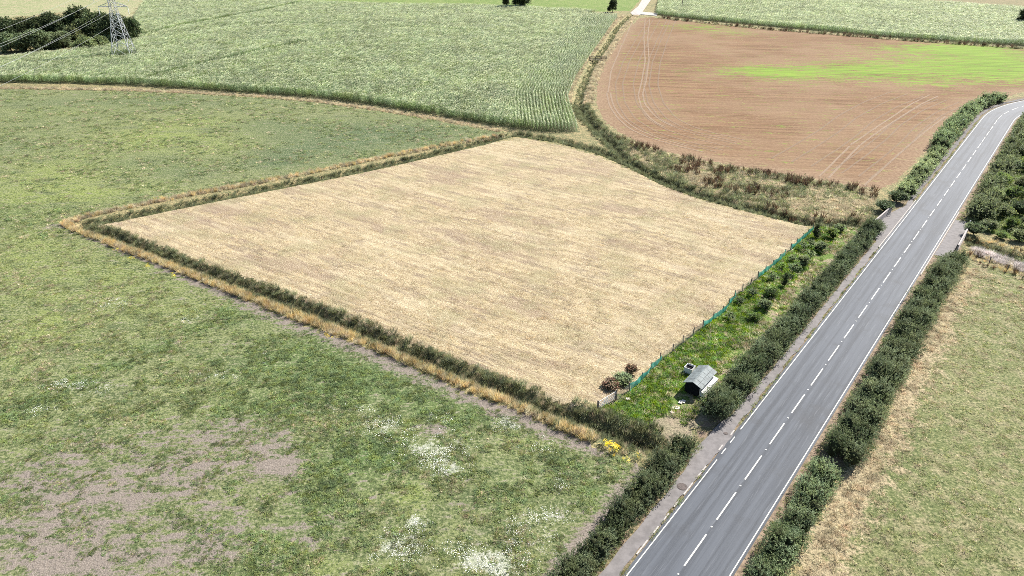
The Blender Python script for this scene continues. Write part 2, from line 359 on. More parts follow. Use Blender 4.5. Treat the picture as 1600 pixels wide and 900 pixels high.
a_blue = blobs(fx, fy, [(-34.0, 154.6, 18.4, 11.0, 0.90), (-43.8, 143.0, 9.3, 7.0, 0.80), (-48.5, 136.7, 6.4, 4.0, 0.80), (-23.3, 159.7, 14.6, 7.4, 0.70), (-117.2, 186.8, 20.1, 6.9, 0.50), (-87.0, 186.8, 20.1, 5.5, 0.50), (-104.8, 147.5, 6.8, 6.4, 0.40), (-74.0, 136.7, 8.9, 5.6, 0.50), (-61.5, 130.9, 7.4, 4.5, 0.50), (-55.6, 165.1, 12.0, 6.7, 0.50)])
# green flush in the ploughed field
a_green = blobs(fx, fy, [(97.3, 226.2, 19.9, 12.7, 0.68), (81.5, 220.5, 11.6, 9.3, 0.50), (121.1, 230.2, 22.2, 18.2, 0.68), (147.0, 240.7, 21.0, 24.2, 0.72), (168.0, 244.0, 17.0, 31.7, 0.78), (157.8, 268.3, 30.2, 10.6, 0.68), (146.4, 218.7, 13.5, 12.9, 0.40), (63.6, 226.2, 15.9, 8.8, 0.30), (79.2, 319.9, 16.4, 11.0, 0.60), (90.7, 302.5, 10.4, 8.3, 0.50), (76.7, 230.2, 10.1, 8.0, 0.40), (42.5, 244.0, 6.4, 6.7, 0.30), (120.7, 209.8, 11.1, 6.8, 0.40), (48.4, 305.8, 2.6, 13.6, 0.30)])
FIELD = dict(bare=a_bare, flow=a_flow, lush=a_lush, yel=a_yel, blue=a_blue)

RROT = math.radians(38.2)                # lines that run with the road
STUB_ROT = -math.atan2(-48.0, 72.7)      # drill lines of the stubble, along the south-west ditch

def mat_pasture():
    m = NT("pasture_turf")
    lumps = m.noise(0.55, 5, 0.6); fine = m.noise(3.2, 5, 0.72); big = m.noise(0.05, 5, 0.6); grit = m.noise(9.0, 3, 0.8)
    patch = m.noise(1.0, 5, 0.66, m.mapped((0.10, 0.26, 1), 0.1)); dapple = m.noise(1.0, 4, 0.7, m.mapped((0.45, 1.1, 1), -0.1))
    base = m.mix(m.ss(big, 0.35, 0.65), (0.088, 0.110, 0.042), (0.120, 0.132, 0.056))
    base = m.mix(m.ss(lumps, 0.40, 0.66), base, (0.150, 0.170, 0.068))
    base = m.mix(m.math('MULTIPLY', m.attr("yel"), m.ss(patch, 0.30, 0.62)), base, (0.165, 0.200, 0.048))
    base = m.mix(m.math('MULTIPLY', m.attr("blue"), 0.95), base, (0.058, 0.088, 0.040))
    base = m.mix(m.ss(patch, 0.46, 0.36, 0, 0.6), base, (0.058, 0.078, 0.034))
    base = m.mix(m.ss(patch, 0.56, 0.66, 0, 0.5), base, (0.140, 0.160, 0.070))
    base = m.mix(m.math('MULTIPLY', m.attr("lush"), m.ss(fine, 0.3, 0.6)), base, (0.060, 0.108, 0.030))
    base = m.mix(m.ss(dapple, 0.54, 0.64, 0, 0.7), base, (0.185, 0.186, 0.108))
    base = m.mix(m.ss(dapple, 0.46, 0.36, 0, 0.75), base, (0.060, 0.078, 0.032))
    base = m.mix(m.ss(fine, 0.52, 0.62, 0, 0.85), base, (0.220, 0.218, 0.125))
    base = m.mix(m.ss(fine, 0.49, 0.41, 0, 0.9), base, (0.042, 0.060, 0.023))
    soil = m.mix(m.ss(grit, 0.3, 0.7), (0.112, 0.092, 0.076), (0.225, 0.194, 0.164))
    def cen(v, g): return m.math('MULTIPLY', m.math('SUBTRACT', v, 0.5), g)
    k = m.math('ADD', m.attr("bare"), m.math('ADD', cen(dapple, 3.0), m.math('ADD', cen(lumps, 1.2), cen(fine, 2.0))))
    base = m.mix(m.ss(k, 0.36, 0.90), base, soil)
    fl = m.math('ADD', m.attr("flow"), m.math('ADD', cen(dapple, 1.6), m.math('ADD', cen(lumps, 1.6), cen(fine, 2.4))))
    base = m.mix(m.ss(fl, 0.55, 1.1, 0, 0.5), base, (0.36, 0.37, 0.32))
    h = m.math('ADD', m.math('MULTIPLY', fine, 0.7), m.math('MULTIPLY', lumps, 0.8))
    return m.surf(base, 0.95, m.bump(h, 0.9, 0.22), 0.15)

def mat_stubble():
    m = NT("cut_stubble")
    al = m.mapped((0.30, 1.15, 1), STUB_ROT); al2 = m.mapped((0.75, 2.2, 1), STUB_ROT); al3 = m.mapped((0.09, 0.30, 1), STUB_ROT)
    streak = m.noise(1.0, 6, 0.70, al); fine = m.noise(2.6, 5, 0.75, al2); band = m.noise(1.0, 4, 0.6, al3); grit = m.noise(6.5, 4, 0.8); big = m.noise(0.045, 4, 0.6)
    c = m.mix(m.ss(streak, 0.38, 0.58), (0.225, 0.172, 0.094), (0.340, 0.270, 0.155))
    c = m.mix(m.ss(fine, 0.52, 0.63), c, (0.450, 0.390, 0.262))
    c = m.mix(m.ss(fine, 0.48, 0.38, 0, 0.8), c, (0.125, 0.090, 0.060))
    c = m.mix(m.ss(m.math('ADD', m.math('MULTIPLY', streak, 0.55), m.math('MULTIPLY', band, 0.5)), 0.51, 0.43, 0, 0.65), c, (0.142, 0.106, 0.078))
    c = m.mix(m.ss(m.noise(1.0, 5, 0.65, m.mapped((0.045, 0.16, 1), STUB_ROT)), 0.49, 0.39, 0, 0.62), c, (0.158, 0.106, 0.078))
    c = m.mix(m.ss(m.noise(1.0, 5, 0.65, m.mapped((0.05, 0.2, 1), STUB_ROT + 0.05)), 0.53, 0.62, 0, 0.4), c, (0.42, 0.36, 0.235))
    gk = m.math('ADD', m.math('MULTIPLY', m.noise(0.16, 4, 0.6), 0.6), m.math('MULTIPLY', fine, 0.4))
    c = m.mix(m.ss(gk, 0.49, 0.60, 0, 0.55), c, (0.175, 0.168, 0.078))
    c = m.mix(m.ss(grit, 0.49, 0.41, 0, 0.65), c, (0.085, 0.064, 0.046))
    c = m.mix(m.ss(grit, 0.52, 0.60, 0, 0.7), c, (0.46, 0.40, 0.285))
    w = m.n("ShaderNodeTexWave", wave_type='BANDS', bands_direction='Y'); m.put(w.inputs["Vector"], m.mapped((1, 1, 1), STUB_ROT))
    w.inputs["Scale"].default_value = 0.19; w.inputs["Distortion"].default_value = 1.6; w.inputs["Detail"].default_value = 3
    c = m.mix(m.ss(w.outputs["Fac"], 0.7, 0.15, 0, 0.20), c, (0.165, 0.120, 0.075))
    h = m.math('ADD', fine, m.math('MULTIPLY', grit, 0.6))
    return m.surf(c, 0.95, m.bump(h, 0.7, 0.10), 0.15)

def mat_ploughed():
    m = NT("harrowed_soil")
    rot = math.radians(8)
    al = m.mapped((0.03, 0.9, 1), rot); al2 = m.mapped((0.06, 2.4, 1), rot)
    streak = m.noise(1.0, 4, 0.6, al); fine = m.noise(1.0, 4, 0.7, al2); big = m.noise(0.03, 4, 0.6); grit = m.noise(1.6, 5, 0.75)
    c = m.mix(m.ss(streak, 0.35, 0.65), (0.100, 0.056, 0.029), (0.176, 0.106, 0.058))
    c = m.mix(m.ss(big, 0.42, 0.60, 0, 0.8), c, (0.172, 0.112, 0.066))
    c = m.mix(m.ss(fine, 0.53, 0.64, 0, 0.6), c, (0.235, 0.160, 0.102))
    c = m.mix(m.ss(grit, 0.53, 0.63, 0, 0.6), c, (0.22, 0.148, 0.09))
    c = m.mix(m.ss(grit, 0.47, 0.37, 0, 0.55), c, (0.105, 0.066, 0.043))
    mid = m.noise(1.0, 5, 0.7, m.mapped((0.22, 0.5, 1), rot))
    gk = m.math('ADD', m.attr("green"), m.math('ADD', m.math('MULTIPLY', m.math('SUBTRACT', mid, 0.5), 3.6), m.math('MULTIPLY', m.math('SUBTRACT', grit, 0.5), 2.2)))
    c = m.mix(m.ss(gk, 0.20, 1.05, 0, 0.9), c, m.mix(m.ss(streak, 0.3, 0.7), (0.090, 0.150, 0.020), (0.155, 0.250, 0.030)))
    c = m.mix(m.ss(m.attr("pale"), 0.2, 1.0, 0, 0.6), c, m.mix(m.ss(grit, 0.4, 0.6), (0.155, 0.103, 0.066), (0.235, 0.172, 0.114)))
    return m.surf(c, 0.95, m.bump(m.math('ADD', fine, grit), 0.6, 0.12), 0.1)

def mat_grass(name, cols, soil=(0.25, 0.2, 0.15), s=1.0, soilk=(0.66, 0.8), bump=0.7, straw=None):
    """cols: dark, mid, light, dry"""
    m = NT(name)
    big = m.noise(0.07 * s, 5, 0.6); lumps = m.noise(0.6 * s, 5, 0.65); fine = m.noise(3.6 * s, 5, 0.75); grit = m.noise(9 * s, 3, 0.75)
    c = m.mix(m.ss(big, 0.35, 0.65), cols[1], cols[2])
    c = m.mix(m.ss(lumps, 0.46, 0.60), c, cols[3])
    c = m.mix(m.ss(fine, 0.49, 0.40, 0, 0.9), c, cols[0])
    c = m.mix(m.ss(fine, 0.52, 0.62, 0, 0.7), c, tuple(min(0.7, 1.6 * v) for v in cols[3]))
    if straw is not None:
        sk = m.math('ADD', m.attr("dry"), m.math('ADD', m.math('MULTIPLY', m.math('SUBTRACT', lumps, 0.5), 2.5), m.math('MULTIPLY', m.math('SUBTRACT', fine, 0.5), 1.5)))
        c = m.mix(m.ss(sk, 0.3, 0.75, 0, 0.85), c, m.mix(m.ss(fine, 0.42, 0.58), tuple(v * 0.55 for v in straw), straw))
    k = m.math('ADD', m.math('MULTIPLY', lumps, 0.6), m.math('MULTIPLY', grit, 0.4))
    c = m.mix(m.ss(k, soilk[0] - 0.08, soilk[1] - 0.1), c, soil)
    return m.surf(c, 0.95, m.bump(m.math('ADD', fine, lumps), bump, 0.16), 0.15)

GMAT = {
    "ground": mat_grass("rough_bank", [(0.05, 0.06, 0.028), (0.11, 0.115, 0.055), (0.17, 0.15, 0.075), (0.24, 0.195, 0.10)]),
    "verge": mat_grass("road_verge", [(0.045, 0.05, 0.024), (0.11, 0.10, 0.05), (0.145, 0.12, 0.065), (0.19, 0.15, 0.09)], (0.17, 0.125, 0.09), 1.3, (0.56, 0.66)),
    "plot": mat_grass("plot_turf", [(0.025, 0.045, 0.012), (0.065, 0.120, 0.018), (0.09, 0.15, 0.022), (0.17, 0.165, 0.07)], (0.24, 0.19, 0.135), 1.2, (0.62, 0.72), straw=(0.255, 0.21, 0.15)),
    "stubble": mat_stubble(), "ploughed": mat_ploughed(), "pasture": mat_pasture(),
    "maize_ground": mat_grass("crop_soil", [(0.03, 0.04, 0.018), (0.06, 0.075, 0.03), (0.08, 0.085, 0.04), (0.12, 0.11, 0.06)]),
    "grass_field": mat_grass("dry_meadow", [(0.046, 0.060, 0.022), (0.094, 0.112, 0.042), (0.130, 0.138, 0.058), (0.172, 0.160, 0.086)], (0.24, 0.19, 0.13), 1.0, (0.68, 0.86), 0.6, (0.34, 0.275, 0.175)),
    "far_green": mat_grass("far_green_turf", [(0.045, 0.075, 0.02), (0.09, 0.14, 0.03), (0.115, 0.165, 0.04), (0.15, 0.18, 0.06)], s=0.4),
    "far_pale": mat_grass("far_pale_turf", [(0.10, 0.12, 0.055), (0.16, 0.185, 0.085), (0.205, 0.215, 0.11), (0.25, 0.22, 0.135)], s=0.4),
    "woods_floor": mat_grass("scrub_floor", [(0.03, 0.05, 0.015), (0.07, 0.11, 0.025), (0.11, 0.15, 0.035), (0.16, 0.16, 0.06)]),
    "rough": mat_grass("rough_grass", [(0.045, 0.05, 0.022), (0.095, 0.10, 0.042), (0.145, 0.122, 0.062), (0.20, 0.158, 0.088)]),
}
OBJN = dict(ground="ground", verge="road_verge_ground", plot="paddock_ground", stubble="stubble_field_ground", ploughed="ploughed_field_ground", maize_ground="maize_field_ground", grass_field="meadow_ground",
            pasture="pasture_ground", far_green="far_meadow_ground", far_pale="far_pasture_ground", woods_floor="woodland_ground", rough="rough_grass_ground")

# wheel tracks worn into the ploughed field (pale dust)
TRACKS = [[(60.67, 343.53), (51.30, 289.73), (44.24, 243.96), (38.38, 214.18), (34.09, 193.98), (32.90, 180.14), (33.41, 170.85), (34.73, 164.56), (36.25, 162.38)], [(62.71, 343.53), (52.79, 289.73), (45.52, 243.96), (39.70, 214.18), (35.54, 195.47), (34.42, 183.43), (34.87, 173.85), (36.25, 166.24), (37.99, 162.92)],
          [(26.05, 197.74), (25.03, 183.43), (25.52, 170.85), (27.22, 161.30), (29.86, 155.10), (34.40, 149.31), (41.10, 143.00)], [(26.93, 197.74), (26.02, 183.43), (26.61, 170.85), (28.69, 161.30), (32.43, 153.62), (38.12, 147.46)],
          [(72.92, 149.31), (81.68, 159.71), (92.88, 172.64), (103.92, 185.46), (114.51, 196.22)], [(74.85, 149.31), (83.19, 159.19), (93.87, 171.45), (105.23, 184.10), (115.25, 193.98)], [(58.20, 128.71), (72.92, 149.31)], [(59.74, 127.99), (74.85, 149.31)],
          [(55.42, 343.53), (40.84, 275.13), (31.03, 228.19), (26.40, 197.74)], [(64.54, 123.80), (78.53, 140.86), (92.03, 157.12), (106.81, 173.85)]]
msk = (fy > 110) & (fy < 430) & (fx > 0) & (fx < 330)
dp, _ = seg_dist(fx[msk], fy[msk], PLOUGHED[:13] + PLOUGHED[13:19]); pale = np.zeros(fx.shape); pale[msk] = np.clip(1 - dp / 9.0, 0, 1)
for k, nm in enumerate(NAMES):
    f = quads[cls == k]
    if not len(f): continue
    u, inv = np.unique(f, return_inverse=True)
    at = None
    if nm == "pasture": at = {a: ('POINT', v[u]) for a, v in FIELD.items()}
    if nm == "ploughed": at = {"green": ('POINT', a_green[u]), "pale": ('POINT', pale[u])}
    if nm == "grass_field": at = {"dry": ('POINT', np.clip(1.05 - (road_d[u] - 8.0) / (2.2 + 2.2 * vnoise(fx[u], fy[u], 9, 5, 2)), 0, 1))}
    if nm == "plot": at = {"dry": ('POINT', np.clip(1.1 * np.exp(-((fx[u] - 15.3) ** 2 + (fy[u] - 55.2) ** 2) / 3.2) + 0.75 * np.clip(1 - (road_d[u] - 7.0) / 2.6, 0, 1), 0, 1.1))}
    me = new_mesh(OBJN[nm], np.c_[fx[u], fy[u], gz[u]], inv.reshape(-1, 4), GMAT[nm], at, smooth=True)
    tag(obj(OBJN[nm], me), kind="structure")

def ground_z(x, y):
    """height of the sheet at points"""
    x = np.asarray(x, float); y = np.asarray(y, float)
    i = np.clip(np.searchsorted(gx, x) - 1, 0, nx_ - 2); j = np.clip(np.searchsorted(gy, y) - 1, 0, ny_ - 2)
    u = (x - gx[i]) / (gx[i + 1] - gx[i]); v = (y - gy[j]) / (gy[j + 1] - gy[j]); Z = gz.reshape(ny_, nx_)
    return (Z[j, i] * (1 - u) + Z[j, i + 1] * u) * (1 - v) + (Z[j + 1, i] * (1 - u) + Z[j + 1, i + 1] * u) * v
def gz1(x, y): return float(ground_z(np.array([x]), np.array([y]))[0])

def offset_line(line, off, step=2.0, smooth=6):
    P, s = resample(line, step); t = np.gradient(P, axis=0)
    for _ in range(smooth): t[1:-1] = (t[:-2] + t[1:-1] + t[2:]) / 3
    t /= np.linalg.norm(t, axis=1, keepdims=True)
    return [(p[0] + q[1] * off, p[1] - q[0] * off) for p, q in zip(P, t)]
def mat_track(name, col, cover):
    m = NT(name); n = m.noise(0.35, 5, 0.7); g = m.noise(3.0, 4, 0.75)
    p = m.n("ShaderNodeBsdfPrincipled"); m.put(p.inputs["Base Color"], m.mix(m.ss(g, .4, .6), tuple(v * .75 for v in col), col)); p.inputs["Roughness"].default_value = .95
    tr_ = m.n("ShaderNodeBsdfTransparent"); b = m.n("ShaderNodeMixShader")
    k = m.math('MULTIPLY', m.ss(m.math('ADD', m.math('MULTIPLY', n, .6), m.math('MULTIPLY', g, .4)), .32, .48), cover); m.put(b.inputs[0], k)
    m.t.links.new(tr_.outputs[0], b.inputs[1]); m.t.links.new(p.outputs[0], b.inputs[2]); m.t.links.new(b.outputs[0], m.out.inputs["Surface"]); return m.m
def wheel_track(line, w, mat):
    """a wheel mark pressed into the soil"""
    P, s = resample(line, 1.5); P = P + np.c_[np.interp(s, s, rng.normal(0, .05, len(s))), np.zeros(len(s))]
    for _ in range(2): P[1:-1] = (P[:-2] + P[1:-1] + P[2:]) / 3
    t = np.gradient(P, axis=0); t /= np.linalg.norm(t, axis=1, keepdims=True); nn = np.c_[t[:, 1], -t[:, 0]]
    L, R = P - nn * w / 2, P + nn * w / 2; V = np.stack([np.c_[L, ground_z(L[:, 0], L[:, 1]) + .03], np.c_[R, ground_z(R[:, 0], R[:, 1]) + .03]], 1).reshape(-1, 3)
    I = np.arange(len(P) * 2).reshape(-1, 2); F = np.stack([I[:-1, 0], I[:-1, 1], I[1:, 1], I[1:, 0]], -1)
    tag(obj("wheel_track", new_mesh("wheel_track", V, F, mat)), kind="structure")
dust = mat_track("pressed_dust", (0.265, 0.188, 0.124), .68); faint = mat_track("faint_dust", (0.235, 0.165, 0.108), .5)
for tl in TRACKS: wheel_track(tl, .42, dust)
HEAD = [(58.34, 343.53), (44.32, 289.73), (32.97, 243.96), (25.99, 209.84), (23.43, 186.83), (23.76, 169.10), (27.24, 156.61), (32.85, 148.38), (41.57, 139.60)]
for o in (4, 6, 9, 12, 13.5, 16): wheel_track(offset_line(HEAD, -o if inside(np.array([offset_line(HEAD, -o)[25][0]]), np.array([offset_line(HEAD, -o)[25][1]]), PLOUGHED)[0] else o), .4, faint)
HR = [(69.45, 125.52), (79.12, 136.74), (88.68, 148.38), (97.14, 159.71), (108.65, 172.64), (121.98, 184.78)]
for o in (3, 5, 8, 10, 14, 18, 22): wheel_track(offset_line(HR, -o if inside(np.array([offset_line(HR, -o)[12][0]]), np.array([offset_line(HR, -o)[12][1]]), PLOUGHED)[0] else o), .4, faint)
sdust = mat_track("flattened_straw", (0.42, 0.34, 0.215), .4)
for o in (2.6, 4.4, 7.5, 9.2): wheel_track(offset_line([(12.38, 60.22), (16.31, 65.25), (23.58, 73.67), (28.41, 79.67), (34.27, 86.63), (44.09, 99.38)], -o), .4, sdust)
for o in (2.2, 4.0): wheel_track(offset_line([(-56.45, 99.62), (-43.53, 91.40), (-31.57, 84.03), (-20.84, 76.90), (-12.48, 71.21), (-6.37, 67.15), (0.00, 63.19), (5.30, 59.34)], -o), .4, sdust)

# ------------------------------------------------------------------ road, footway, kerbs, markings
def ribbon(name, s0, s1, t0, t1, z, mat, parent=None, step=1.0, cross=1, tfun=None):
    s = np.linspace(s0, s1, max(2, int((s1 - s0) / step) + 1)); cols = []
    for q in np.linspace(0, 1, cross + 1):
        ta = np.full(len(s), t0) if tfun is None else tfun(s)[0]; tb = np.full(len(s), t1) if tfun is None else tfun(s)[1]
        cols.append(np.c_[road_at(s, ta + (tb - ta) * q), np.full(len(s), z)])
    V = np.stack(cols, 1).reshape(-1, 3); n = cross + 1; I = np.arange(len(s) * n).reshape(-1, n)
    F = np.stack([I[:-1, :-1], I[:-1, 1:], I[1:, 1:], I[1:, :-1]], -1).reshape(-1, 4)
    S = np.repeat(s, n); T = np.tile(np.linspace(t0, t1, n), len(s))
    me = new_mesh(name, V, F, mat, {"along": ('POINT', S), "across": ('POINT', T)})
    return obj(name, me, parent)

def mat_road():
    m = NT("worn_asphalt")
    c = m.n("ShaderNodeCombineXYZ"); m.put(c.inputs[0], m.attr("along")); m.put(c.inputs[1], m.attr("across"))
    v = c.outputs[0]
    st = m.mapped((0.03, 1.6, 1), 0, v); st2 = m.mapped((0.25, 5.0, 1), 0, v)
    long = m.noise(1.0, 4, 0.6, st); scr = m.noise(1.0, 4, 0.7, st2); blot = m.noise(0.22, 5, 0.6); grain = m.noise(14, 3, 0.8)
    col = m.mix(m.ss(long, 0.38, 0.60), (0.034, 0.039, 0.048), (0.063, 0.071, 0.085))
    col = m.mix(m.ss(blot, 0.53, 0.66, 0, 0.55), col, (0.034, 0.036, 0.040))
    col = m.mix(m.ss(scr, 0.55, 0.68, 0, 0.6), col, (0.110, 0.118, 0.130))
    col = m.mix(m.ss(grain, 0.35, 0.65, 0, 0.35), col, (0.083, 0.089, 0.098))
    ab = m.math('ABSOLUTE', m.attr("across"))
    wheel = m.ss(m.math('ABSOLUTE', m.math('SUBTRACT', m.math('PINGPONG', m.math('SUBTRACT', ab, 0.0), 1.6), 0.75)), 0.35, 0.0, 0, 0.30)
    col = m.mix(wheel, col, (0.070, 0.078, 0.092))
    return m.surf(col, 0.72, m.bump(grain, 0.25, 0.01), 0.22)
asphalt = mat_road()
footmat = plain("footway_asphalt", (0.135, 0.125, 0.122), 0.9, 0.18, 1.4)
footdark = plain("old_footway_asphalt", (0.095, 0.087, 0.085), 0.9, 0.22, 1.4)
def mat_paint():
    m = NT("road_paint"); n = m.noise(5, 5, 0.75); n2 = m.noise(24, 2, 0.7)
    k = m.math('ADD', m.math('MULTIPLY', n, 0.6), m.math('MULTIPLY', n2, 0.4))
    return m.surf(m.mix(m.ss(k, 0.50, 0.40, 0, 0.75), (0.50, 0.49, 0.445), (0.15, 0.15, 0.15)), 0.7)
paint = mat_paint()
concrete = plain("kerb_concrete", (0.30, 0.28, 0.26), 0.9, 0.22, 3.0)

road = tag(ribbon("road", -105, 320, -3.32, 3.38, 0.03, asphalt, step=1.0, cross=6), kind="structure")
def foot_t(s):
    wide = np.interp(s, [74, 78, 85, 92], [0, 1, 1, 0]); lay = np.interp(s, [9.5, 12.5, 17, 20], [0, 0.25, 0.2, 0])
    return -4.72 + 0.35 * np.interp(s, [18, 30], [0, 1]) - wide * 1.75 - lay * 2.0 + 0.05 * np.sin(s * 1.3), -3.50 + 0.10 * np.sin(s * 0.9) + 0.06 * np.sin(s * 2.7) + 0.16 * (np.interp(s, [10.5, 12, 17.5, 19], [0, 1, 1, 0]) + np.interp(s, [72, 75, 92, 95], [0, 1, 1, 0]))
tag(ribbon("footway", -105, 96, 0, 1, 0.045, footmat, step=0.5, cross=2, tfun=foot_t), kind="structure")
tag(ribbon("far_footway", 96.02, 300, 0, 1, 0.043, footdark, step=1, tfun=lambda s: (-4.55 + 0.1 * np.sin(s), -3.72 + 0.12 * np.sin(s * .7))), kind="structure")
tag(ribbon("bridge_footway", 74, 91, 3.62, 5.7, 0.044, footmat, step=1), kind="structure")
tag(ribbon("road_edge_soil", -105, 300, 3.39, 4.25, 0.02, plain("edge_soil", (0.16, 0.118, 0.08), 0.95, 0.45, 2.2), step=1, tfun=lambda s: (3.39 + 0 * s, 3.95 + .2 * np.sin(s * .8) + .15 * np.sin(s * 2.1))), kind="structure")

# centre line: 4 m marks, 2 m gaps, a stud in every gap
dash = None
for k in range(-14, 46):
    s = k * 6.0
    ribbon("centre_line_mark", s, s + 4.0, -0.06, 0.06, 0.034, paint, road, step=1.0)
stud_me = MB().box((0, 0, 0.012), (0.13, 0.13, 0.024)).mesh("road_stud", plain("stud_white", (0.6, 0.6, 0.55), 0.5))
for k in range(-10, 30):
    p = road_at(k * 6.0 - 1.0, 0.0); o = obj("road_stud", stud_me, road, (p[0], p[1], 0.031)); o.rotation_euler.z = -RROT
for s0, s1 in ((-105, 12.9), (13.9, 14.9), (15.9, 17.0), (18.4, 96), (96, 210), (210, 318)):
    ribbon("edge_line", s0, s1, -3.08, -2.99, 0.034, paint, road)
for s0, s1 in ((-105, 96), (96, 210), (210, 318)):
    ribbon("edge_line", s0, s1, 3.10, 3.19, 0.034, paint, road)

def kerb_run(label_name, s0, s1, t, h, length=0.915, skip=0.0):
    k = empty(label_name, (0, 0, 0)); tag(k, kind="structure")
    me = MB().box((0, 0, 0.0), (0.125, length - 0.012, h + 0.10)).mesh("kerb_stone", concrete)
    s = s0; i = 0
    while s < s1:
        if rng.random() >= skip:
            p = road_at(s, t); th = np.interp(s, RP[:, 3], RP[:, 2])
            o = obj("kerb_stone", me, k, (p[0], p[1], (h - 0.10) / 2 + 0.03 + rng.normal(0, 0.004)))
            o.rotation_euler = (0, rng.normal(0, .02), -th + rng.normal(0, 0.006))
        s += length; i += 1
    return k
kerb_run("bridge_kerb_left", 72, 96, -3.42, 0.11)
kerb_run("bridge_kerb_right", 66, 95, 3.50, 0.11)
kerb_run("entrance_kerb", -10, 20, -3.46, 0.02, skip=0.55)

# manhole covers in the footway
iron = plain("rusty_iron", (0.060, 0.048, 0.044), 0.85, 0.35, 8)
def manhole(s, t, r, label):
    p = road_at(s, t); e = empty("manhole_cover", (p[0], p[1], 0.047), label, "manhole")
    MB().prism((0, 0, 0), r, r * 0.985, 0.012, 24).build("frame", iron, e)
    lid = MB().prism((0, 0, 0.0125), r * 0.86, r * 0.84, 0.010, 24).build("lid", plain("lid_iron", (0.075, 0.060, 0.055), 0.8, 0.4, 14), e)
    for a in (0, math.pi):
        MB().box((0.6 * r * math.cos(a), 0.6 * r * math.sin(a), 0.026), (0.10, 0.04, 0.006)).build("keyhole", iron, lid)
manhole(7.7, -3.98, 0.46, "large dark round manhole cover in the footway beside the near hedge")
manhole(16.9, -3.92, 0.22, "small dark round cover in the footway below the rounded bush")

# farm track at the far gateway
TRACK = [(84.94, 490.58), (71.47, 419.59), (64.88, 390.96), (57.23, 365.81), (57.05, 354.34), (60.41, 356.58), (69.16, 390.96), (76.39, 419.59), (91.48, 490.58)]
tm = plain("track_dust", (0.30, 0.275, 0.25), 0.95, 0.2, 0.8)
me = bpy.data.meshes.new("farm_track"); me.from_pydata([(x, y, 0.09) for x, y in TRACK], [], [(0, 1, 7, 8), (1, 2, 6, 7), (2, 3, 4, 5, 6)]); me.materials.append(tm)
tag(obj("farm_track", me), kind="structure")
CULV = [(58.99, 361.14), (67.86, 354.34), (70.11, 363.46), (61.38, 370.59)]
me = bpy.data.meshes.new("farm_track_culvert"); me.from_pydata([(x, y, 0.15) for x, y in CULV] + [(x, y, -0.6) for x, y in CULV], [], [(0, 1, 2, 3), (0, 4, 5, 1), (1, 5, 6, 2), (2, 6, 7, 3), (3, 7, 4, 0)]); me.materials.append(concrete)
tag(obj("farm_track_culvert", me), kind="structure")

# ------------------------------------------------------------------ plant prototypes and scattering
def leaf_quads(base, d, up, L, W, bend=0.0):
    """diamond leaves: base N x3, direction d, face normal hint up, length, width"""
    d = d / np.linalg.norm(d, axis=1, keepdims=True)
    side = np.cross(d, up); side /= np.linalg.norm(side, axis=1, keepdims=True) + 1e-9
    L = np.asarray(L).reshape(-1, 1) * np.ones((len(d), 1)); W = np.asarray(W).reshape(-1, 1) * np.ones((len(d), 1))
    nrm = np.cross(side, d)
    a = base; b = base + d * L * 0.45 + side * W / 2 + nrm * bend * L; c = base + d * L; e = base + d * L * 0.45 - side * W / 2 + nrm * bend * L
    V = np.stack([a, b, c, e], 1).reshape(-1, 3); F = np.arange(len(d) * 4).reshape(-1, 4)
    return V, F

def rand_dir(n, r=rng):
    v = r.normal(size=(n, 3)); return v / np.linalg.norm(v, axis=1, keepdims=True)

def proto(name, V, F, mat, tint=None, tip=None):
    at = {"tint": ('FACE', rng.random(len(F)) if tint is None else tint)}
    if tip is not None: at["tip"] = ('FACE', tip)
    return bpy.data.objects.new(name, new_mesh(name, V, F, mat, at))

def tuft(name, mat, n, h, spread, w, lean=0.5, base_r=None, hv=0.35):
    """blades of grass"""
    base = np.zeros((n, 3)); br = spread if base_r is None else base_r
    a = rng.random(n) * 6.283; r = np.sqrt(rng.random(n)) * br
    base[:, 0] = np.cos(a) * r; base[:, 1] = np.sin(a) * r; base[:, 2] = -0.03
    d = np.c_[np.cos(a) * lean * rng.random(n) + rng.normal(0, 0.2, n), np.sin(a) * lean * rng.random(n) + rng.normal(0, 0.2, n), np.ones(n)]
    V, F = leaf_quads(base, d, rand_dir(n), h * (1 + rng.uniform(-hv, hv, n)), w * (1 + rng.uniform(-.3, .3, n)), 0.04)
    return proto(name, V, F, mat)

def weed(name, mat, n, r, h, L, W):
    """broad-leaved clump"""
    p = rand_dir(n); p[:, 2] = np.abs(p[:, 2]); q = rng.random(n) ** 0.4
    base = p * np.c_[q * r, q * r, q * h]
    d = p * [1, 1, 0.5] + rand_dir(n) * 0.7 + [0, 0, 0.15]
    V, F = leaf_quads(base, d, np.tile([0, 0, 1.0], (n, 1)) + rand_dir(n) * 0.5, L * rng.uniform(.6, 1.3, n), W * rng.uniform(.7, 1.3, n), 0.05)
    return proto(name, V, F, mat)

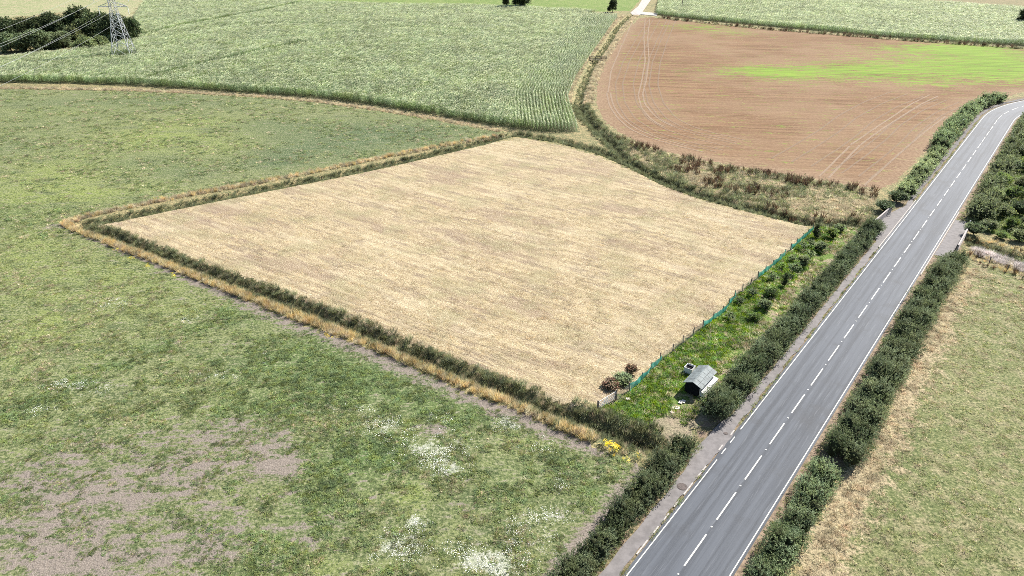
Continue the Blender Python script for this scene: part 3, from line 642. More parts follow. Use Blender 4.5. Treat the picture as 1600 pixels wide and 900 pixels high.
def scatter(name, pts, protos, label, cat, smin=0.7, smax=1.3, tilt=0.12, pick=None, sxy=None):
    """one mass of plants: a point for every plant, a plant on every point"""
    pts = np.asarray(pts, float); n = len(pts)
    me = bpy.data.meshes.new(name); me.vertices.add(n); me.vertices.foreach_set("co", pts.astype(np.float32).ravel())
    rot = np.c_[rng.normal(0, tilt, n), rng.normal(0, tilt, n), rng.random(n) * 6.283]
    sc = rng.uniform(smin, smax, n)[:, None] * np.ones((n, 3)) if sxy is None else sxy
    for an, arr in (("rot", rot), ("scl", sc)):
        a = me.attributes.new(an, 'FLOAT_VECTOR', 'POINT'); a.data.foreach_set("vector", arr.astype(np.float32).ravel())
    a = me.attributes.new("pick", 'INT', 'POINT'); a.data.foreach_set("value", (rng.integers(0, len(protos), n) if pick is None else pick).astype(np.int32))
    me.update()
    o = obj(name, me)
    ng = bpy.data.node_groups.new(name + "_nodes", 'GeometryNodeTree')
    ng.interface.new_socket("Geometry", in_out='INPUT', socket_type='NodeSocketGeometry'); ng.interface.new_socket("Geometry", in_out='OUTPUT', socket_type='NodeSocketGeometry')
    N = ng.nodes; gi = N.new("NodeGroupInput"); go = N.new("NodeGroupOutput"); iop = N.new("GeometryNodeInstanceOnPoints"); jn = N.new("GeometryNodeJoinGeometry")
    for p in reversed(protos):
        oi = N.new("GeometryNodeObjectInfo"); oi.inputs["Object"].default_value = p; oi.inputs["As Instance"].default_value = True
        ng.links.new(oi.outputs["Geometry"], jn.inputs[0])
    def na(nm, ty):
        a = N.new("GeometryNodeInputNamedAttribute"); a.data_type = ty; a.inputs["Name"].default_value = nm
        return next(s for s in a.outputs if s.enabled and s.name == "Attribute")
    ng.links.new(gi.outputs[0], iop.inputs["Points"]); ng.links.new(jn.outputs[0], iop.inputs["Instance"])
    iop.inputs["Pick Instance"].default_value = True
    ng.links.new(na("pick", 'INT'), iop.inputs["Instance Index"]); ng.links.new(na("rot", 'FLOAT_VECTOR'), iop.inputs["Rotation"]); ng.links.new(na("scl", 'FLOAT_VECTOR'), iop.inputs["Scale"])
    ng.links.new(iop.outputs[0], go.inputs[0])
    md = o.modifiers.new("plants", 'NODES'); md.node_group = ng
    return tag(o, label, cat, kind="stuff")

def in_poly(poly, density, ymax=1e9, ymin=-1e9, xmin=-1e9, xmax=1e9):
    p = np.array(poly); x0, x1 = max(p[:, 0].min(), xmin), min(p[:, 0].max(), xmax); y0, y1 = max(p[:, 1].min(), ymin), min(p[:, 1].max(), ymax)
    n = int((x1 - x0) * (y1 - y0) * density); x = rng.uniform(x0, x1, n); y = rng.uniform(y0, y1, n)
    m = inside(x, y, poly); return x[m], y[m]

def along(line, density, half, sd=None, taper=None):
    """points in a strip along a line: density for each square metre"""
    P, s = resample(line, 0.5); L = s[-1]; n = int(L * 2 * half * density)
    u = rng.random(n) * L; x = np.interp(u, s, P[:, 0]); y = np.interp(u, s, P[:, 1])
    t = np.gradient(P, axis=0); t /= np.linalg.norm(t, axis=1, keepdims=True)
    tx = np.interp(u, s, t[:, 0]); ty = np.interp(u, s, t[:, 1]); o = rng.uniform(-half, half, n) if sd is None else rng.normal(0, sd, n)
    return x + ty * o, y - tx * o

def lift(x, y, dz=0.0): return np.c_[x, y, ground_z(x, y) + dz]
def view_cull(x, y, margin=6.0):
    """keep what lies in or a little beside the picture"""
    return (np.abs(x) < 0.80 * (y + 18) + margin) & (y > 30)

M_GRASS = leafmat("grass_blades", (0.165, 0.200, 0.074), (0.41, 0.445, 0.205), 0.5)
M_LUSH = leafmat("lush_leaves", (0.085, 0.135, 0.044), (0.262, 0.330, 0.135), 0.46)
M_DRY = leafmat("dry_blades", (0.36, 0.30, 0.19), (0.60, 0.53, 0.375), 0.45)
M_GOLD = leafmat("golden_blades", (0.40, 0.305, 0.140), (0.66, 0.535, 0.285), 0.45, vary=0.45)
M_REED = leafmat("reed_leaves", (0.095, 0.112, 0.056), (0.265, 0.280, 0.160), 0.42)
M_NETTLE = leafmat("nettle_leaves", (0.080, 0.105, 0.044), (0.205, 0.235, 0.110), 0.42)
M_WHITE = leafmat("white_petals", (0.62, 0.63, 0.58), (0.85, 0.85, 0.80), 0.2)
M_YELLOW = leafmat("yellow_petals", (0.42, 0.33, 0.02), (0.66, 0.54, 0.035), 0.2)
M_DOCK = leafmat("dock_seed_heads", (0.080, 0.052, 0.032), (0.20, 0.135, 0.080), 0.2)
M_GREY = leafmat("dead_stems", (0.46, 0.41, 0.385), (0.78, 0.72, 0.68), 0.3, vary=0.4)
M_PLOT = leafmat("plot_blades", (0.085, 0.165, 0.022), (0.22, 0.34, 0.055), 0.45)

p_grass = [tuft("grass_tuft", M_GRASS, 26, 0.20, 0.22, 0.028, 0.9), tuft("grass_tuft_b", M_GRASS, 18, 0.26, 0.14, 0.03, 0.8)]
p_weed = [weed("weed_clump", M_LUSH, 34, 0.26, 0.14, 0.13, 0.06), weed("weed_clump_b", M_LUSH, 46, 0.36, 0.20, 0.14, 0.06)]
p_dry = [tuft("dry_tuft", M_DRY, 30, 0.32, 0.20, 0.025, 0.9), tuft("dry_tuft_b", M_DRY, 24, 0.22, 0.25, 0.025, 1.4)]
p_gold = [tuft("golden_tuft", M_GOLD, 46, 0.80, 0.22, 0.026, 0.45), tuft("golden_tuft_b", M_GOLD, 40, 0.65, 0.28, 0.028, 0.7), tuft("pale_tuft", M_DRY, 40, 0.72, 0.25, 0.028, 0.6)]
p_reed = [tuft("reed_tuft", M_REED, 46, 0.95, 0.32, 0.05, 0.5), weed("nettle_clump", M_NETTLE, 70, 0.45, 0.85, 0.17, 0.075), tuft("sedge_tuft", M_REED, 50, 0.75, 0.30, 0.04, 0.9)]
p_plot = [tuft("plot_tuft", M_PLOT, 30, 0.22, 0.22, 0.035, 1.0), weed("plot_weed", M_PLOT, 36, 0.28, 0.16, 0.15, 0.06)]
def flower(name, mat, n, r, h, s):
    a = rng.random(n) * 6.283; q = np.sqrt(rng.random(n)) * r; c = np.c_[np.cos(a) * q, np.sin(a) * q, h * rng.uniform(.6, 1.1, n)]
    b = rng.random(n) * 6.283; d = np.c_[np.cos(b), np.sin(b), rng.normal(0, .25, n)]
    V, F = leaf_quads(c - d * s / 2, d, np.tile([0, 0, 1.0], (n, 1)) + rand_dir(n) * .3, s, s)
    return proto(name, V, F, mat)
M_STRAW = leafmat("cut_straw", (0.40, 0.325, 0.190), (0.74, 0.635, 0.415), 0.3, vary=0.7)
p_stub = [tuft("stubble_straw", M_STRAW, 26, 0.16, 0.34, 0.022, 2.2), tuft("stubble_straw_b", M_STRAW, 20, 0.13, 0.26, 0.025, 1.2)]
p_pale = [tuft("pale_bank_tuft", M_DRY, 46, 0.62, 0.30, 0.03, 0.8), tuft("pale_bank_tuft_b", M_DRY, 36, 0.45, 0.32, 0.03, 1.2)]
p_white = [flower("mayweed", M_WHITE, 7, 0.26, 0.24, 0.055), flower("mayweed_b", M_WHITE, 4, 0.22, 0.20, 0.06)]
p_yellow = [flower("ragwort_heads", M_YELLOW, 26, 0.22, 0.75, 0.08)]
p_dock = [tuft("dock_stem", M_DOCK, 26, 1.0, 0.16, 0.06, 0.35), weed("dock_heads", M_DOCK, 40, 0.22, 1.0, 0.12, 0.06)]
p_grey = [tuft("dead_stem_tuft", M_GREY, 44, 0.70, 0.30, 0.03, 1.3)]
def gval(arr, x, y):
    i = np.clip(np.searchsorted(gx, x), 0, nx_ - 1); j = np.clip(np.searchsorted(gy, y), 0, ny_ - 1)
    return arr.reshape(ny_, nx_)[j, i]

# ------------------------------------------------------------------ pasture growth
x, y = in_poly(PASTURE, 20.0, ymax=118, ymin=33, xmin=-110)
keep = view_cull(x, y, 3) & (rng.random(len(x)) < np.clip(1.15 - (y - 38) / 75.0, 0.10, 1))
x, y = x[keep], y[keep]
bare, lush, flow, yel = (gval(a, x, y) for a in (a_bare, a_lush, a_flow, a_yel))
cl = vnoise(x, y, 1.3, 11, 3); cl2 = vnoise(x, y, 4.0, 12, 2)
k = cl + 0.5 * (vnoise(x * 0.4, y, 1.2, 13, 4) - 0.5) - 0.15 * bare + 0.16 * lush + 0.2 * (cl2 - 0.5)
keep = k > 0.47
x, y, bare, lush, flow, yel, cl2 = (a[keep] for a in (x, y, bare, lush, flow, yel, cl2))
wk = rng.random(len(x)) < np.clip(0.22 + 0.65 * lush + 0.35 * bare - 0.3 * yel, 0.05, 0.9)
dry = rng.random(len(x)) < np.clip(0.24 + (cl2 - 0.5) - 0.3 * lush, 0.02, 0.6)
pick = np.where(wk, 2 + rng.integers(0, 2, len(x)), np.where(dry, 4 + rng.integers(0, 2, len(x)), rng.integers(0, 2, len(x))))
scl = rng.uniform(0.55, 1.15, len(x)) * (1 - 0.45 * np.clip(bare, 0, 1))
fx_, fy_ = in_poly(PASTURE, 1.6, ymax=205, ymin=100, xmin=-170); kk = view_cull(fx_, fy_, 3) & (vnoise(fx_ * .5, fy_, 3.0, 14, 3) > 0.47); fx_, fy_ = fx_[kk], fy_[kk]
x, y, pick, scl = np.r_[x, fx_], np.r_[y, fy_], np.r_[pick, rng.choice([0, 1, 1, 2, 3, 4], len(fx_))], np.r_[scl, rng.uniform(1.0, 1.8, len(fx_))]
scatter("pasture_grass", lift(x, y), p_grass + p_weed + p_dry, "patchy green grass and weeds covering the big pasture on the left", "grass", pick=pick, sxy=scl[:, None] * np.array([1, 1, 0.62]))
x, y = in_poly(PASTURE, 26.0, ymax=92, ymin=33, xmin=-80); k = view_cull(x, y); x, y = x[k], y[k]
f = gval(a_flow, x, y); n = vnoise(x, y, 1.6, 21, 4); b = gval(a_bare, x, y)
keep = rng.random(len(x)) < np.clip(2.2 * (f - 0.08), 0, 1) * np.clip((n - 0.36) * 3.2, 0.0, 1) * np.clip(1.2 - b, 0, 1) ** 0.5 * 0.62
scatter("white_wildflowers", lift(x[keep], y[keep]), p_white, "drifts of small white daisy flowers in the near pasture", "wildflowers", 0.6, 1.2)

# ------------------------------------------------------------------ ditch growth and straw fringes
def strip_scatter(name, specs, protos, label, cat, smin=0.7, smax=1.3, cull=True, tilt=0.15):
    xs, ys = [], []
    for line, dens, half in specs:
        x, y = along(line, dens, half); xs.append(x); ys.append(y)
    x, y = np.concatenate(xs), np.concatenate(ys)
    k = view_cull(x, y, 8) & (seg_dist(x, y, ROAD_LINE)[0] > 6.6)
    x, y = x[k], y[k]
    return scatter(name, lift(x, y), protos, label, cat, smin, smax, tilt)
def shifted(line, off):
    P, s = resample(line, 2.0); t = np.gradient(P, axis=0); t /= np.linalg.norm(t, axis=1, keepdims=True)
    return [(p[0] + q[1] * off, p[1] - q[0] * off) for p, q in zip(P, t)]
strip_scatter("ditch_reeds", [(DITCH_SW, 6.5, 1.75), (DITCH_SW[-4:], 5, 2.6)], p_reed + [p_gold[2]], "dark green reeds filling the ditch along the near side of the cut field", "reeds", 0.4, 0.9)
strip_scatter("ditch_sedge", [(DITCH_NW, 5.5, 1.5)], p_reed, "dark sedge in the ditch between pasture and the far-left edge of the cut field", "reeds", 0.4, 0.85)
strip_scatter("drain_reeds", [(DITCH_N, 5.0, 1.7), (DITCH_NE[5:], 4.0, 2.4)], p_reed, "dark reeds along the drain behind the cut field up to the road bridge", "reeds", 0.45, 1.0)
strip_scatter("straw_fringe", [(STRAW_SW, 10, 0.62)], p_gold, "golden dry grass fringe along the near ditch beside bare soil", "dry grass", 0.6, 1.15)
strip_scatter("straw_bank", [(STRAW_NW, 8, 0.8)], p_pale + p_gold[2:] + p_gold[:1], "pale dry grass along the far bank of the pasture ditch", "dry grass", 0.5, 1.0)
strip_scatter("straw_margin", [(STRAW_W, 5, 1.1)], p_pale + p_gold[2:], "pale straw margin between pasture and the tall crop", "dry grass", 0.5, 1.0)
strip_scatter("ditch_straw", [(shifted(DITCH_NE[:6], -2.6), 3.5, 1.3), (shifted(DITCH_NE[:6], 3.0), 3.5, 1.0)], p_pale + p_gold[2:], "pale straw banks of the ditch between the tall crop and the brown field", "dry grass", 0.5, 1.1)
strip_scatter("dry_rushes", [(DITCH_NE[:6], 3.0, 1.2)], p_reed[:1] + p_reed[2:], "dull green rushes in the ditch bottom beside the brown field", "reeds", 0.35, 0.6)
# weedy foot of the straw fringe
strip_scatter("fringe_weeds", [(shifted(STRAW_SW, -0.95 if seg_dist(np.array([STRAW_SW[5][0] + 1]), np.array([STRAW_SW[5][1]]), STRAW_SW)[1][0] < 0 else 0.95), 5, 0.35)], p_weed + p_reed[1:2], "dark weeds at the foot of the golden grass fringe", "weeds", 0.35, 0.7)
yf = []
for cxx, cyy, sp, nn in [
    (*[(9.07, 52.13)][0], .22, 9), (*[(9.78, 51.50)][0], .32, 13), (*[(-54.82, 92.03)][0], .3, 5), (*[(-51.32, 89.77)][0], .25, 4), (*[(-46.38, 86.82)][0], .3, 5), (*[(-58.61, 95.04)][0], .3, 2), (*[(-21.55, 71.21)][0], .2, 3), (*[(10.89, 50.10)][0], .3, 5)
]:
    for _ in range(nn): yf.append((cxx + rng.normal(0, sp), cyy + rng.normal(0, sp)))
yf = np.array(yf)
scatter("yellow_ragwort", lift(yf[:, 0], yf[:, 1]), p_yellow, "bright yellow ragwort flowers along the edge of the near ditch", "wildflowers", 0.6, 1.1)

# rough strip between the drain and the brown field
x, y = in_poly(ROUGH, 4.0); k = seg_dist(x, y, ROAD_LINE)[0] > 6.5; x, y = x[k], y[k]
n = vnoise(x, y, 5, 31, 3)
pk = np.where(n > 0.57, rng.integers(0, 3, len(x)), np.where(n > 0.47, 2 + rng.integers(0, 4, len(x)), np.where(rng.random(len(x)) < .7, 2 + rng.integers(0, 4, len(x)), 6 + rng.integers(0, 2, len(x)))))
scatter("rough_grass", lift(x, y), p_dry + [p_pale[1], p_grass[1]] + p_grass + [p_reed[2], p_reed[1]], "tangled straw and green rough grass between the drain and the brown field", "grass", pick=pk, sxy=rng.uniform(.6, 1.3, len(x))[:, None] * np.ones((1, 3)))
x, y = in_poly(ROUGH, 1.6); d, _ = seg_dist(x, y, PLOUGHED[6:12]); k = (vnoise(x, y, 4, 33, 3) + 0.22 * np.exp(-((d - 2.5) / 2.0) ** 2) > 0.62) & (seg_dist(x, y, ROAD_LINE)[0] > 7)
scatter("brown_docks", lift(x[k], y[k]), p_dock, "dark brown seeding docks standing in the rough grass by the brown field", "weeds", 0.7, 1.3)

# cut straw standing in the stubble field
x, y = in_poly(STUBBLE, 11.0); k = rng.random(len(x)) < np.clip(1.2 - (y - 55) / 75.0, 0.22, 1)
u = x * math.cos(STUB_ROT) - y * math.sin(STUB_ROT); v = x * math.sin(STUB_ROT) + y * math.cos(STUB_ROT)
k &= rng.random(len(x)) < 0.68 + 0.25 * np.cos(2 * math.pi * (v + 0.9 * vnoise(u * .1, v, 6, 93, 2)) / 1.65)
k &= vnoise(u * .3, v, 1.1, 91, 3) + .3 * (vnoise(u * .2, v, 5.0, 92, 3) - .5) > 0.45
x, y = x[k], y[k]
scatter("stubble_straw", lift(x, y), p_stub, "pale cut straw lying over the big stubble field", "stubble", 0.6, 1.2)

# plot by the fence
x, y = in_poly(PLOT, 14); k = (seg_dist(x, y, ROAD_LINE)[0] > 7.2) & (vnoise(x, y, 2.0, 41, 3) + 0.25 * np.clip((seg_dist(x, y, ROAD_LINE)[0] - 8.5) / 3, -1, 0.6) > 0.43)
hut_xy = (18.9, 61.6); k &= (np.hypot(x - 15.3, y - 55.2) > 1.6) & (np.hypot(x - 17.7, y - 59.5) > 1.35)
x, y = x[k], y[k]; pk = rng.integers(0, 2, len(x)); dr = rng.random(len(x)) < 0.12 + 0.45 * (seg_dist(x, y, ROAD_LINE)[0] < 9.5); pk = np.where(dr, 2 + rng.integers(0, 2, len(x)), pk)
scatter("plot_grass", lift(x, y), p_plot + p_dry, "bright green grass in the fenced strip around the small hut", "grass", pick=pk, sxy=rng.uniform(.7, 1.4, len(x))[:, None] * np.ones((1, 3)))

# meadow right of the road
x, y = in_poly(RIGHT_FIELD, 7.0, ymax=100, ymin=33, xmax=90); k = view_cull(x, y, 3) & (seg_dist(x, y, ROAD_LINE)[0] > 6.5)
x, y = x[k], y[k]; rd = seg_dist(x, y, ROAD_LINE)[0]
k = vnoise(x, y, 1.2, 51, 3) + 0.35 * np.clip(1 - (rd - 7.5) / 4, 0, 1) > 0.40; x, y, rd = x[k], y[k], rd[k]
dr = rng.random(len(x)) < np.clip(1.15 - (rd - 7.5) / 6, 0.36, 1); pk = np.where(dr, 2 + rng.integers(0, 2, len(x)), rng.integers(0, 2, len(x)))
scatter("meadow_grass", lift(x, y), p_grass + p_dry, "short dry grass over the meadow on the right of the road", "grass", pick=pk, sxy=rng.uniform(.6, 1.15, len(x))[:, None] * np.array([1, 1, .6]))
xs, ys = [], []
for s0, s1, t0, t1, n in ((-2, 76, 7.3, 9.2, 1900), (60, 82, 8, 20, 900)):
    q = road_at(rng.uniform(s0, s1, n), rng.uniform(t0, t1, n)); xs.append(q[:, 0]); ys.append(q[:, 1])
x, y = np.concatenate(xs), np.concatenate(ys); k = vnoise(x, y, 2.2, 53, 2) > 0.40; x, y = x[k], y[k]
scatter("hedge_foot_straw", lift(x, y), p_pale + p_dry + p_dry, "straw tussocks along the field side of the right hedge", "dry grass", 0.3, 0.8)
# verge weeds between road and footway, and at the hedge feet
xs, ys = [], []
for s0, s1, t0, t1, n in ((-12, 11, -3.46, -3.2, 260), (19, 72, -3.55, -3.22, 520), (95, 165, -3.7, -3.3, 500), (-14, 74, 3.6, 4.6, 1300), (-14, 14, -5.5, -4.8, 700), (20, 74, -4.9, -4.4, 300), (90, 170, 3.6, 4.8, 900), (94, 170, -5.0, -4.55, 300)):
    s = rng.uniform(s0, s1, n); t = rng.uniform(t0, t1, n); k = vnoise(s, t * 3, 1.8, 61, 2) > 0.42; q = road_at(s[k], t[k]); xs.append(q[:, 0]); ys.append(q[:, 1])
x, y = np.concatenate(xs), np.concatenate(ys)
scatter("verge_weeds", lift(x, y, 0.03), p_grass + p_dry[1:] + p_weed[:1], "low weeds and grass along both edges of the road", "weeds", 0.35, 0.8)
# grey dead stems and rough growth beside the drain on the right
GREY = [(69.72, 96.60), (70.43, 95.04), (71.00, 92.87), (72.54, 90.17), (76.79, 85.87)]
strip_scatter("grey_dead_stems", [(GREY, 6, 0.9), (shifted(GREY, 1.6)[:6], 4, .6)], p_grey, "heap of pale grey dead stems beside the drain on the right", "dead stems", 0.6, 1.1)
strip_scatter("drain_bank_grass", [([(67.12, 95.04), (67.82, 91.40), (71.27, 88.18), (76.10, 83.66)], 4, 1.4), ([(69.61, 100.34), (73.20, 97.29), (75.63, 95.04), (80.41, 89.77)], 4, 1.3)], p_gold + p_dock[:1] + p_grass, "tawny rough grass banks of the drain on the right", "grass", 0.4, 0.9)
x, y = in_poly(WOODS, 3.0); k = view_cull(x, y) & (seg_dist(x, y, ROAD_LINE)[0] > 5); x, y = x[k], y[k]
scatter("woodland_undergrowth", lift(x, y), p_plot + p_reed[1:2] + p_grass, "bright undergrowth between the shrubs right of the far road", "undergrowth", 0.8, 1.8)

# ------------------------------------------------------------------ tall maize
M_MAIZE = leafmat("maize_leaves", (0.132, 0.196, 0.076), (0.350, 0.435, 0.205), 0.45, 0.5, 0.3, None, 0.045, 0.55)
M_TASSEL = leafmat("maize_tassels", (0.45, 0.47, 0.30), (0.68, 0.70, 0.50), 0.42)
def maize(name, plants):
    VV, FF, TT, MM = [], [], [], []; off = 0
    for i in range(plants):
        bx, by = (i - (plants - 1) / 2) * 0.24 + rng.normal(0, .03), rng.normal(0, .05); h = rng.uniform(1.85, 2.25)
        n = 9; a = rng.random() * 6.283 + np.arange(n) * 3.14 + rng.normal(0, .5, n); z = np.linspace(0.45, h - .15, n)
        base = np.c_[np.full(n, bx), np.full(n, by), z]; o = np.c_[np.cos(a), np.sin(a), np.zeros(n)]
        l1 = rng.uniform(.30, .42, n); d1 = o + [0, 0, 0.9]; d1 /= np.linalg.norm(d1, axis=1, keepdims=True)
        V, F = leaf_quads(base, d1, np.tile([0, 0, 1.0], (n, 1)), l1 * 1.15, 0.10); VV.append(V); FF.append(F + off); off += len(V); MM += [0] * n
        V, F = leaf_quads(base + d1 * l1[:, None] * .85, o + [0, 0, -0.45], np.tile([0, 0, 1.0], (n, 1)), rng.uniform(.35, .5, n), 0.095); VV.append(V); FF.append(F + off); off += len(V); MM += [0] * n
        m = 4; b = np.tile([bx, by, h - .1], (m, 1)); V, F = leaf_quads(b, rand_dir(m) * .45 + [0, 0, 1], rand_dir(m), .42, .05); VV.append(V); FF.append(F + off); off += len(V); MM += [1] * m
        V, F = leaf_quads(np.array([[bx, by, -.05]]), np.array([[0, 0, 1.0]]), np.array([[0, 1.0, 0]]), h, .05); VV.append(V); FF.append(F + off); off += len(V); MM += [0]
    V, F = np.concatenate(VV), np.concatenate(FF)
    return bpy.data.objects.new(name, new_mesh(name, V, F, [M_MAIZE, M_TASSEL], {"tint": ('FACE', rng.random(len(F)))}, fmat=MM))
p_maize = [maize("maize_plants", 4), maize("maize_plants_b", 4), maize("maize_plants_c", 4)]
def crop_points(poly, ang, row=0.78, step=0.95, ymax=470):
    c, s_ = math.cos(ang), math.sin(ang); p = np.array(poly); u = p @ np.array([c, s_]); v = p @ np.array([-s_, c])
    U, Vv = np.meshgrid(np.arange(u.min(), u.max(), step), np.arange(v.min(), v.max(), row)); U = (U + rng.uniform(-.25, .25, U.shape)).ravel(); Vv = (Vv + rng.normal(0, .04, Vv.shape)).ravel()
    x, y = U * c - Vv * s_, U * s_ + Vv * c; k = inside(x, y, poly) & view_cull(x, y, 10) & (y < ymax)
    return x[k], y[k], np.full(k.sum(), ang)
EDGE = [(15.37, 158.67), (15.14, 172.64), (15.04, 188.93), (19.50, 216.85), (27.72, 253.20), (36.90, 294.39), (49.27, 349.94)]
x, y, a = crop_points(MAIZE_A, math.radians(-4))
dE, _ = seg_dist(x, y, EDGE); k = dE > 14.5
for tl, w in (([(-104.88, 209.84), (-99.31, 226.23), (-87.63, 252.01), (-77.63, 272.37)], 1.1), ([(-143.18, 289.73), (-136.49, 319.93), (-120.82, 356.58), (-110.10, 396.39)], 1.5), ([(-134.33, 314.50), (-87.35, 319.93), (-53.45, 312.73), (0.00, 292.82), (24.19, 280.80)], .7)):
    k &= seg_dist(x, y, tl)[0] > w
k &= (np.hypot(x + 131.0, y - 248.5) > 4.3) & (rng.random(len(x)) > 0.10)
x, y, a = x[k], y[k], a[k]
# headland rows follow the ditch
E2, s2 = resample(EDGE, 0.9); t = np.gradient(E2, axis=0)
for _ in range(60): t[1:-1] = (t[:-2] + t[1:-1] + t[2:]) / 3
t /= np.linalg.norm(t, axis=1, keepdims=True); hx, hy, ha = [], [], []
sg = 1.0 if inside(np.array([E2[30][0] - 3]), np.array([E2[30][1]]), MAIZE_A)[0] and t[30][1] > 0 else -1.0
for r in range(18):
    o = 0.7 + 0.80 * r; q = E2 + sg * np.c_[-t[:, 1], t[:, 0]] * o; hx.append(q[:, 0] + rng.normal(0, .05, len(q))); hy.append(q[:, 1] + rng.normal(0, .05, len(q))); ha.append(np.arctan2(t[:, 1], t[:, 0]))
hx, hy, ha = map(np.concatenate, (hx, hy, ha)); k = inside(hx, hy, MAIZE_A) & (seg_dist(hx, hy, EDGE)[0] < 14.6); hx, hy, ha = hx[k], hy[k], ha[k]
def crop(name, x, y, a, label, across=None):
    o = scatter(name, lift(x, y), p_maize, label, "maize", tilt=0.03, sxy=np.c_[np.ones(len(x)), np.ones(len(x)) * 1.05 if across is None else across, 0.80 + 0.34 * vnoise(x, y, 11, 71, 4) + rng.normal(0, .05, len(x))])
    r = np.zeros((len(x), 3), np.float32); r[:, :2] = rng.normal(0, .04, (len(x), 2)); r[:, 2] = a
    o.data.attributes["rot"].data.foreach_set("vector", r.ravel()); return o
crop("maize_crop", np.r_[x, hx], np.r_[y, hy], np.r_[a, ha], "tall pale green maize filling the big field behind the cut field", np.r_[np.full(len(x), 1.05), np.clip(0.42 + 0.035 * seg_dist(hx, hy, EDGE)[0], 0.4, 1.0)])
print("maize", len(x) + len(hx))
x, y, a = crop_points(MAIZE_B, math.radians(-20), 0.9, 1.1)
crop("maize_crop", x, y, a, "maize field at top right beyond the brown field")
print("maize b", len(x))

# ------------------------------------------------------------------ hedges, shrubs, trees
M_HEDGE = leafmat("hawthorn_leaves", (0.078, 0.118, 0.050), (0.275, 0.335, 0.180), 0.42, vscale=0.22, vary=0.9)
M_BRIGHT = leafmat("young_leaves", (0.095, 0.165, 0.034), (0.270, 0.370, 0.105), 0.45)
M_OLIVE = leafmat("olive_leaves", (0.112, 0.158, 0.068), (0.330, 0.390, 0.198), 0.44, vary=0.9)
M_DARK = leafmat("dark_leaves", (0.028, 0.046, 0.018), (0.100, 0.130, 0.055), 0.28)
M_SALLOW = leafmat("sallow_leaves", (0.110, 0.142, 0.056), (0.290, 0.330, 0.155), 0.42)
M_RUSSET = leafmat("russet_leaves", (0.085, 0.055, 0.035), (0.20, 0.13, 0.08), 0.25)
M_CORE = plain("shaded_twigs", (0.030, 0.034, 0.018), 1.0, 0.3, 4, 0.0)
M_BARK = plain("bark", (0.11, 0.085, 0.06), 0.95, 0.35, 6)
_ico = None
def ico():
    global _ico
    if _ico is None:
        import bmesh
        bm = bmesh.new(); bmesh.ops.create_icosphere(bm, subdivisions=2, radius=1.0)
        bm.verts.index_update(); _ico = (np.array([v.co[:] for v in bm.verts]), np.array([[v.index for v in f.verts] for f in bm.faces])); bm.free()
    return _ico
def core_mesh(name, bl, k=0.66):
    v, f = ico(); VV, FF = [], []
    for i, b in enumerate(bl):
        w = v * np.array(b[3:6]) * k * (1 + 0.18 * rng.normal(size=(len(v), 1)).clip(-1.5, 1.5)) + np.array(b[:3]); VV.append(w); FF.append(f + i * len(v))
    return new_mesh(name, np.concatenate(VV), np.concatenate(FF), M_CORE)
def foliage_mesh(name, bl, mat, dens, L, W, shoot=0.35, per=6, zmin=-0.35, upness=0.5, jit=0.12):
    """leafy shoots standing out from lumpy volumes"""
    VV, TT = [], []
    for b in bl:
        c = np.array(b[:3]); r = np.array(b[3:6]); area = 4 * math.pi * ((r[0] * r[1]) ** 1.6 / 3 + (r[0] * r[2]) ** 1.6 / 3 + (r[1] * r[2]) ** 1.6 / 3) ** (1 / 1.6)
        n = max(6, int(area * dens)); d = rand_dir(n); d = d[d[:, 2] > zmin]; n = len(d)
        p = c + d * r * (1 + rng.normal(0, jit, (n, 1))); ax = d / r; ax /= np.linalg.norm(ax, axis=1, keepdims=True)
        ax = ax + rand_dir(n) * 0.55 + np.array([0, 0, upness]); ax /= np.linalg.norm(ax, axis=1, keepdims=True)
        ln = shoot * rng.uniform(.5, 1.5, n); tn = rng.random(n); off = rng.normal(0.03, 0.20)
        for q in range(per):
            u = (q + rng.random(n)) / per
            base = p + ax * (ln * (u - 0.35))[:, None]; dd = ax * 0.7 + rand_dir(n) * 0.9
            V, _ = leaf_quads(base, dd, rand_dir(n) + np.array([0, 0, .6]), L * rng.uniform(.7, 1.3, n), W * rng.uniform(.7, 1.3, n), 0.06)
            VV.append(V); TT.append(np.clip(tn * 0.5 + rng.random(n) * 0.4 + off, 0, 1))
    V = np.concatenate(VV); F = np.arange(len(V)).reshape(-1, 4)
    return new_mesh(name, V, F, mat, {"tint": ('FACE', np.concatenate(TT))})

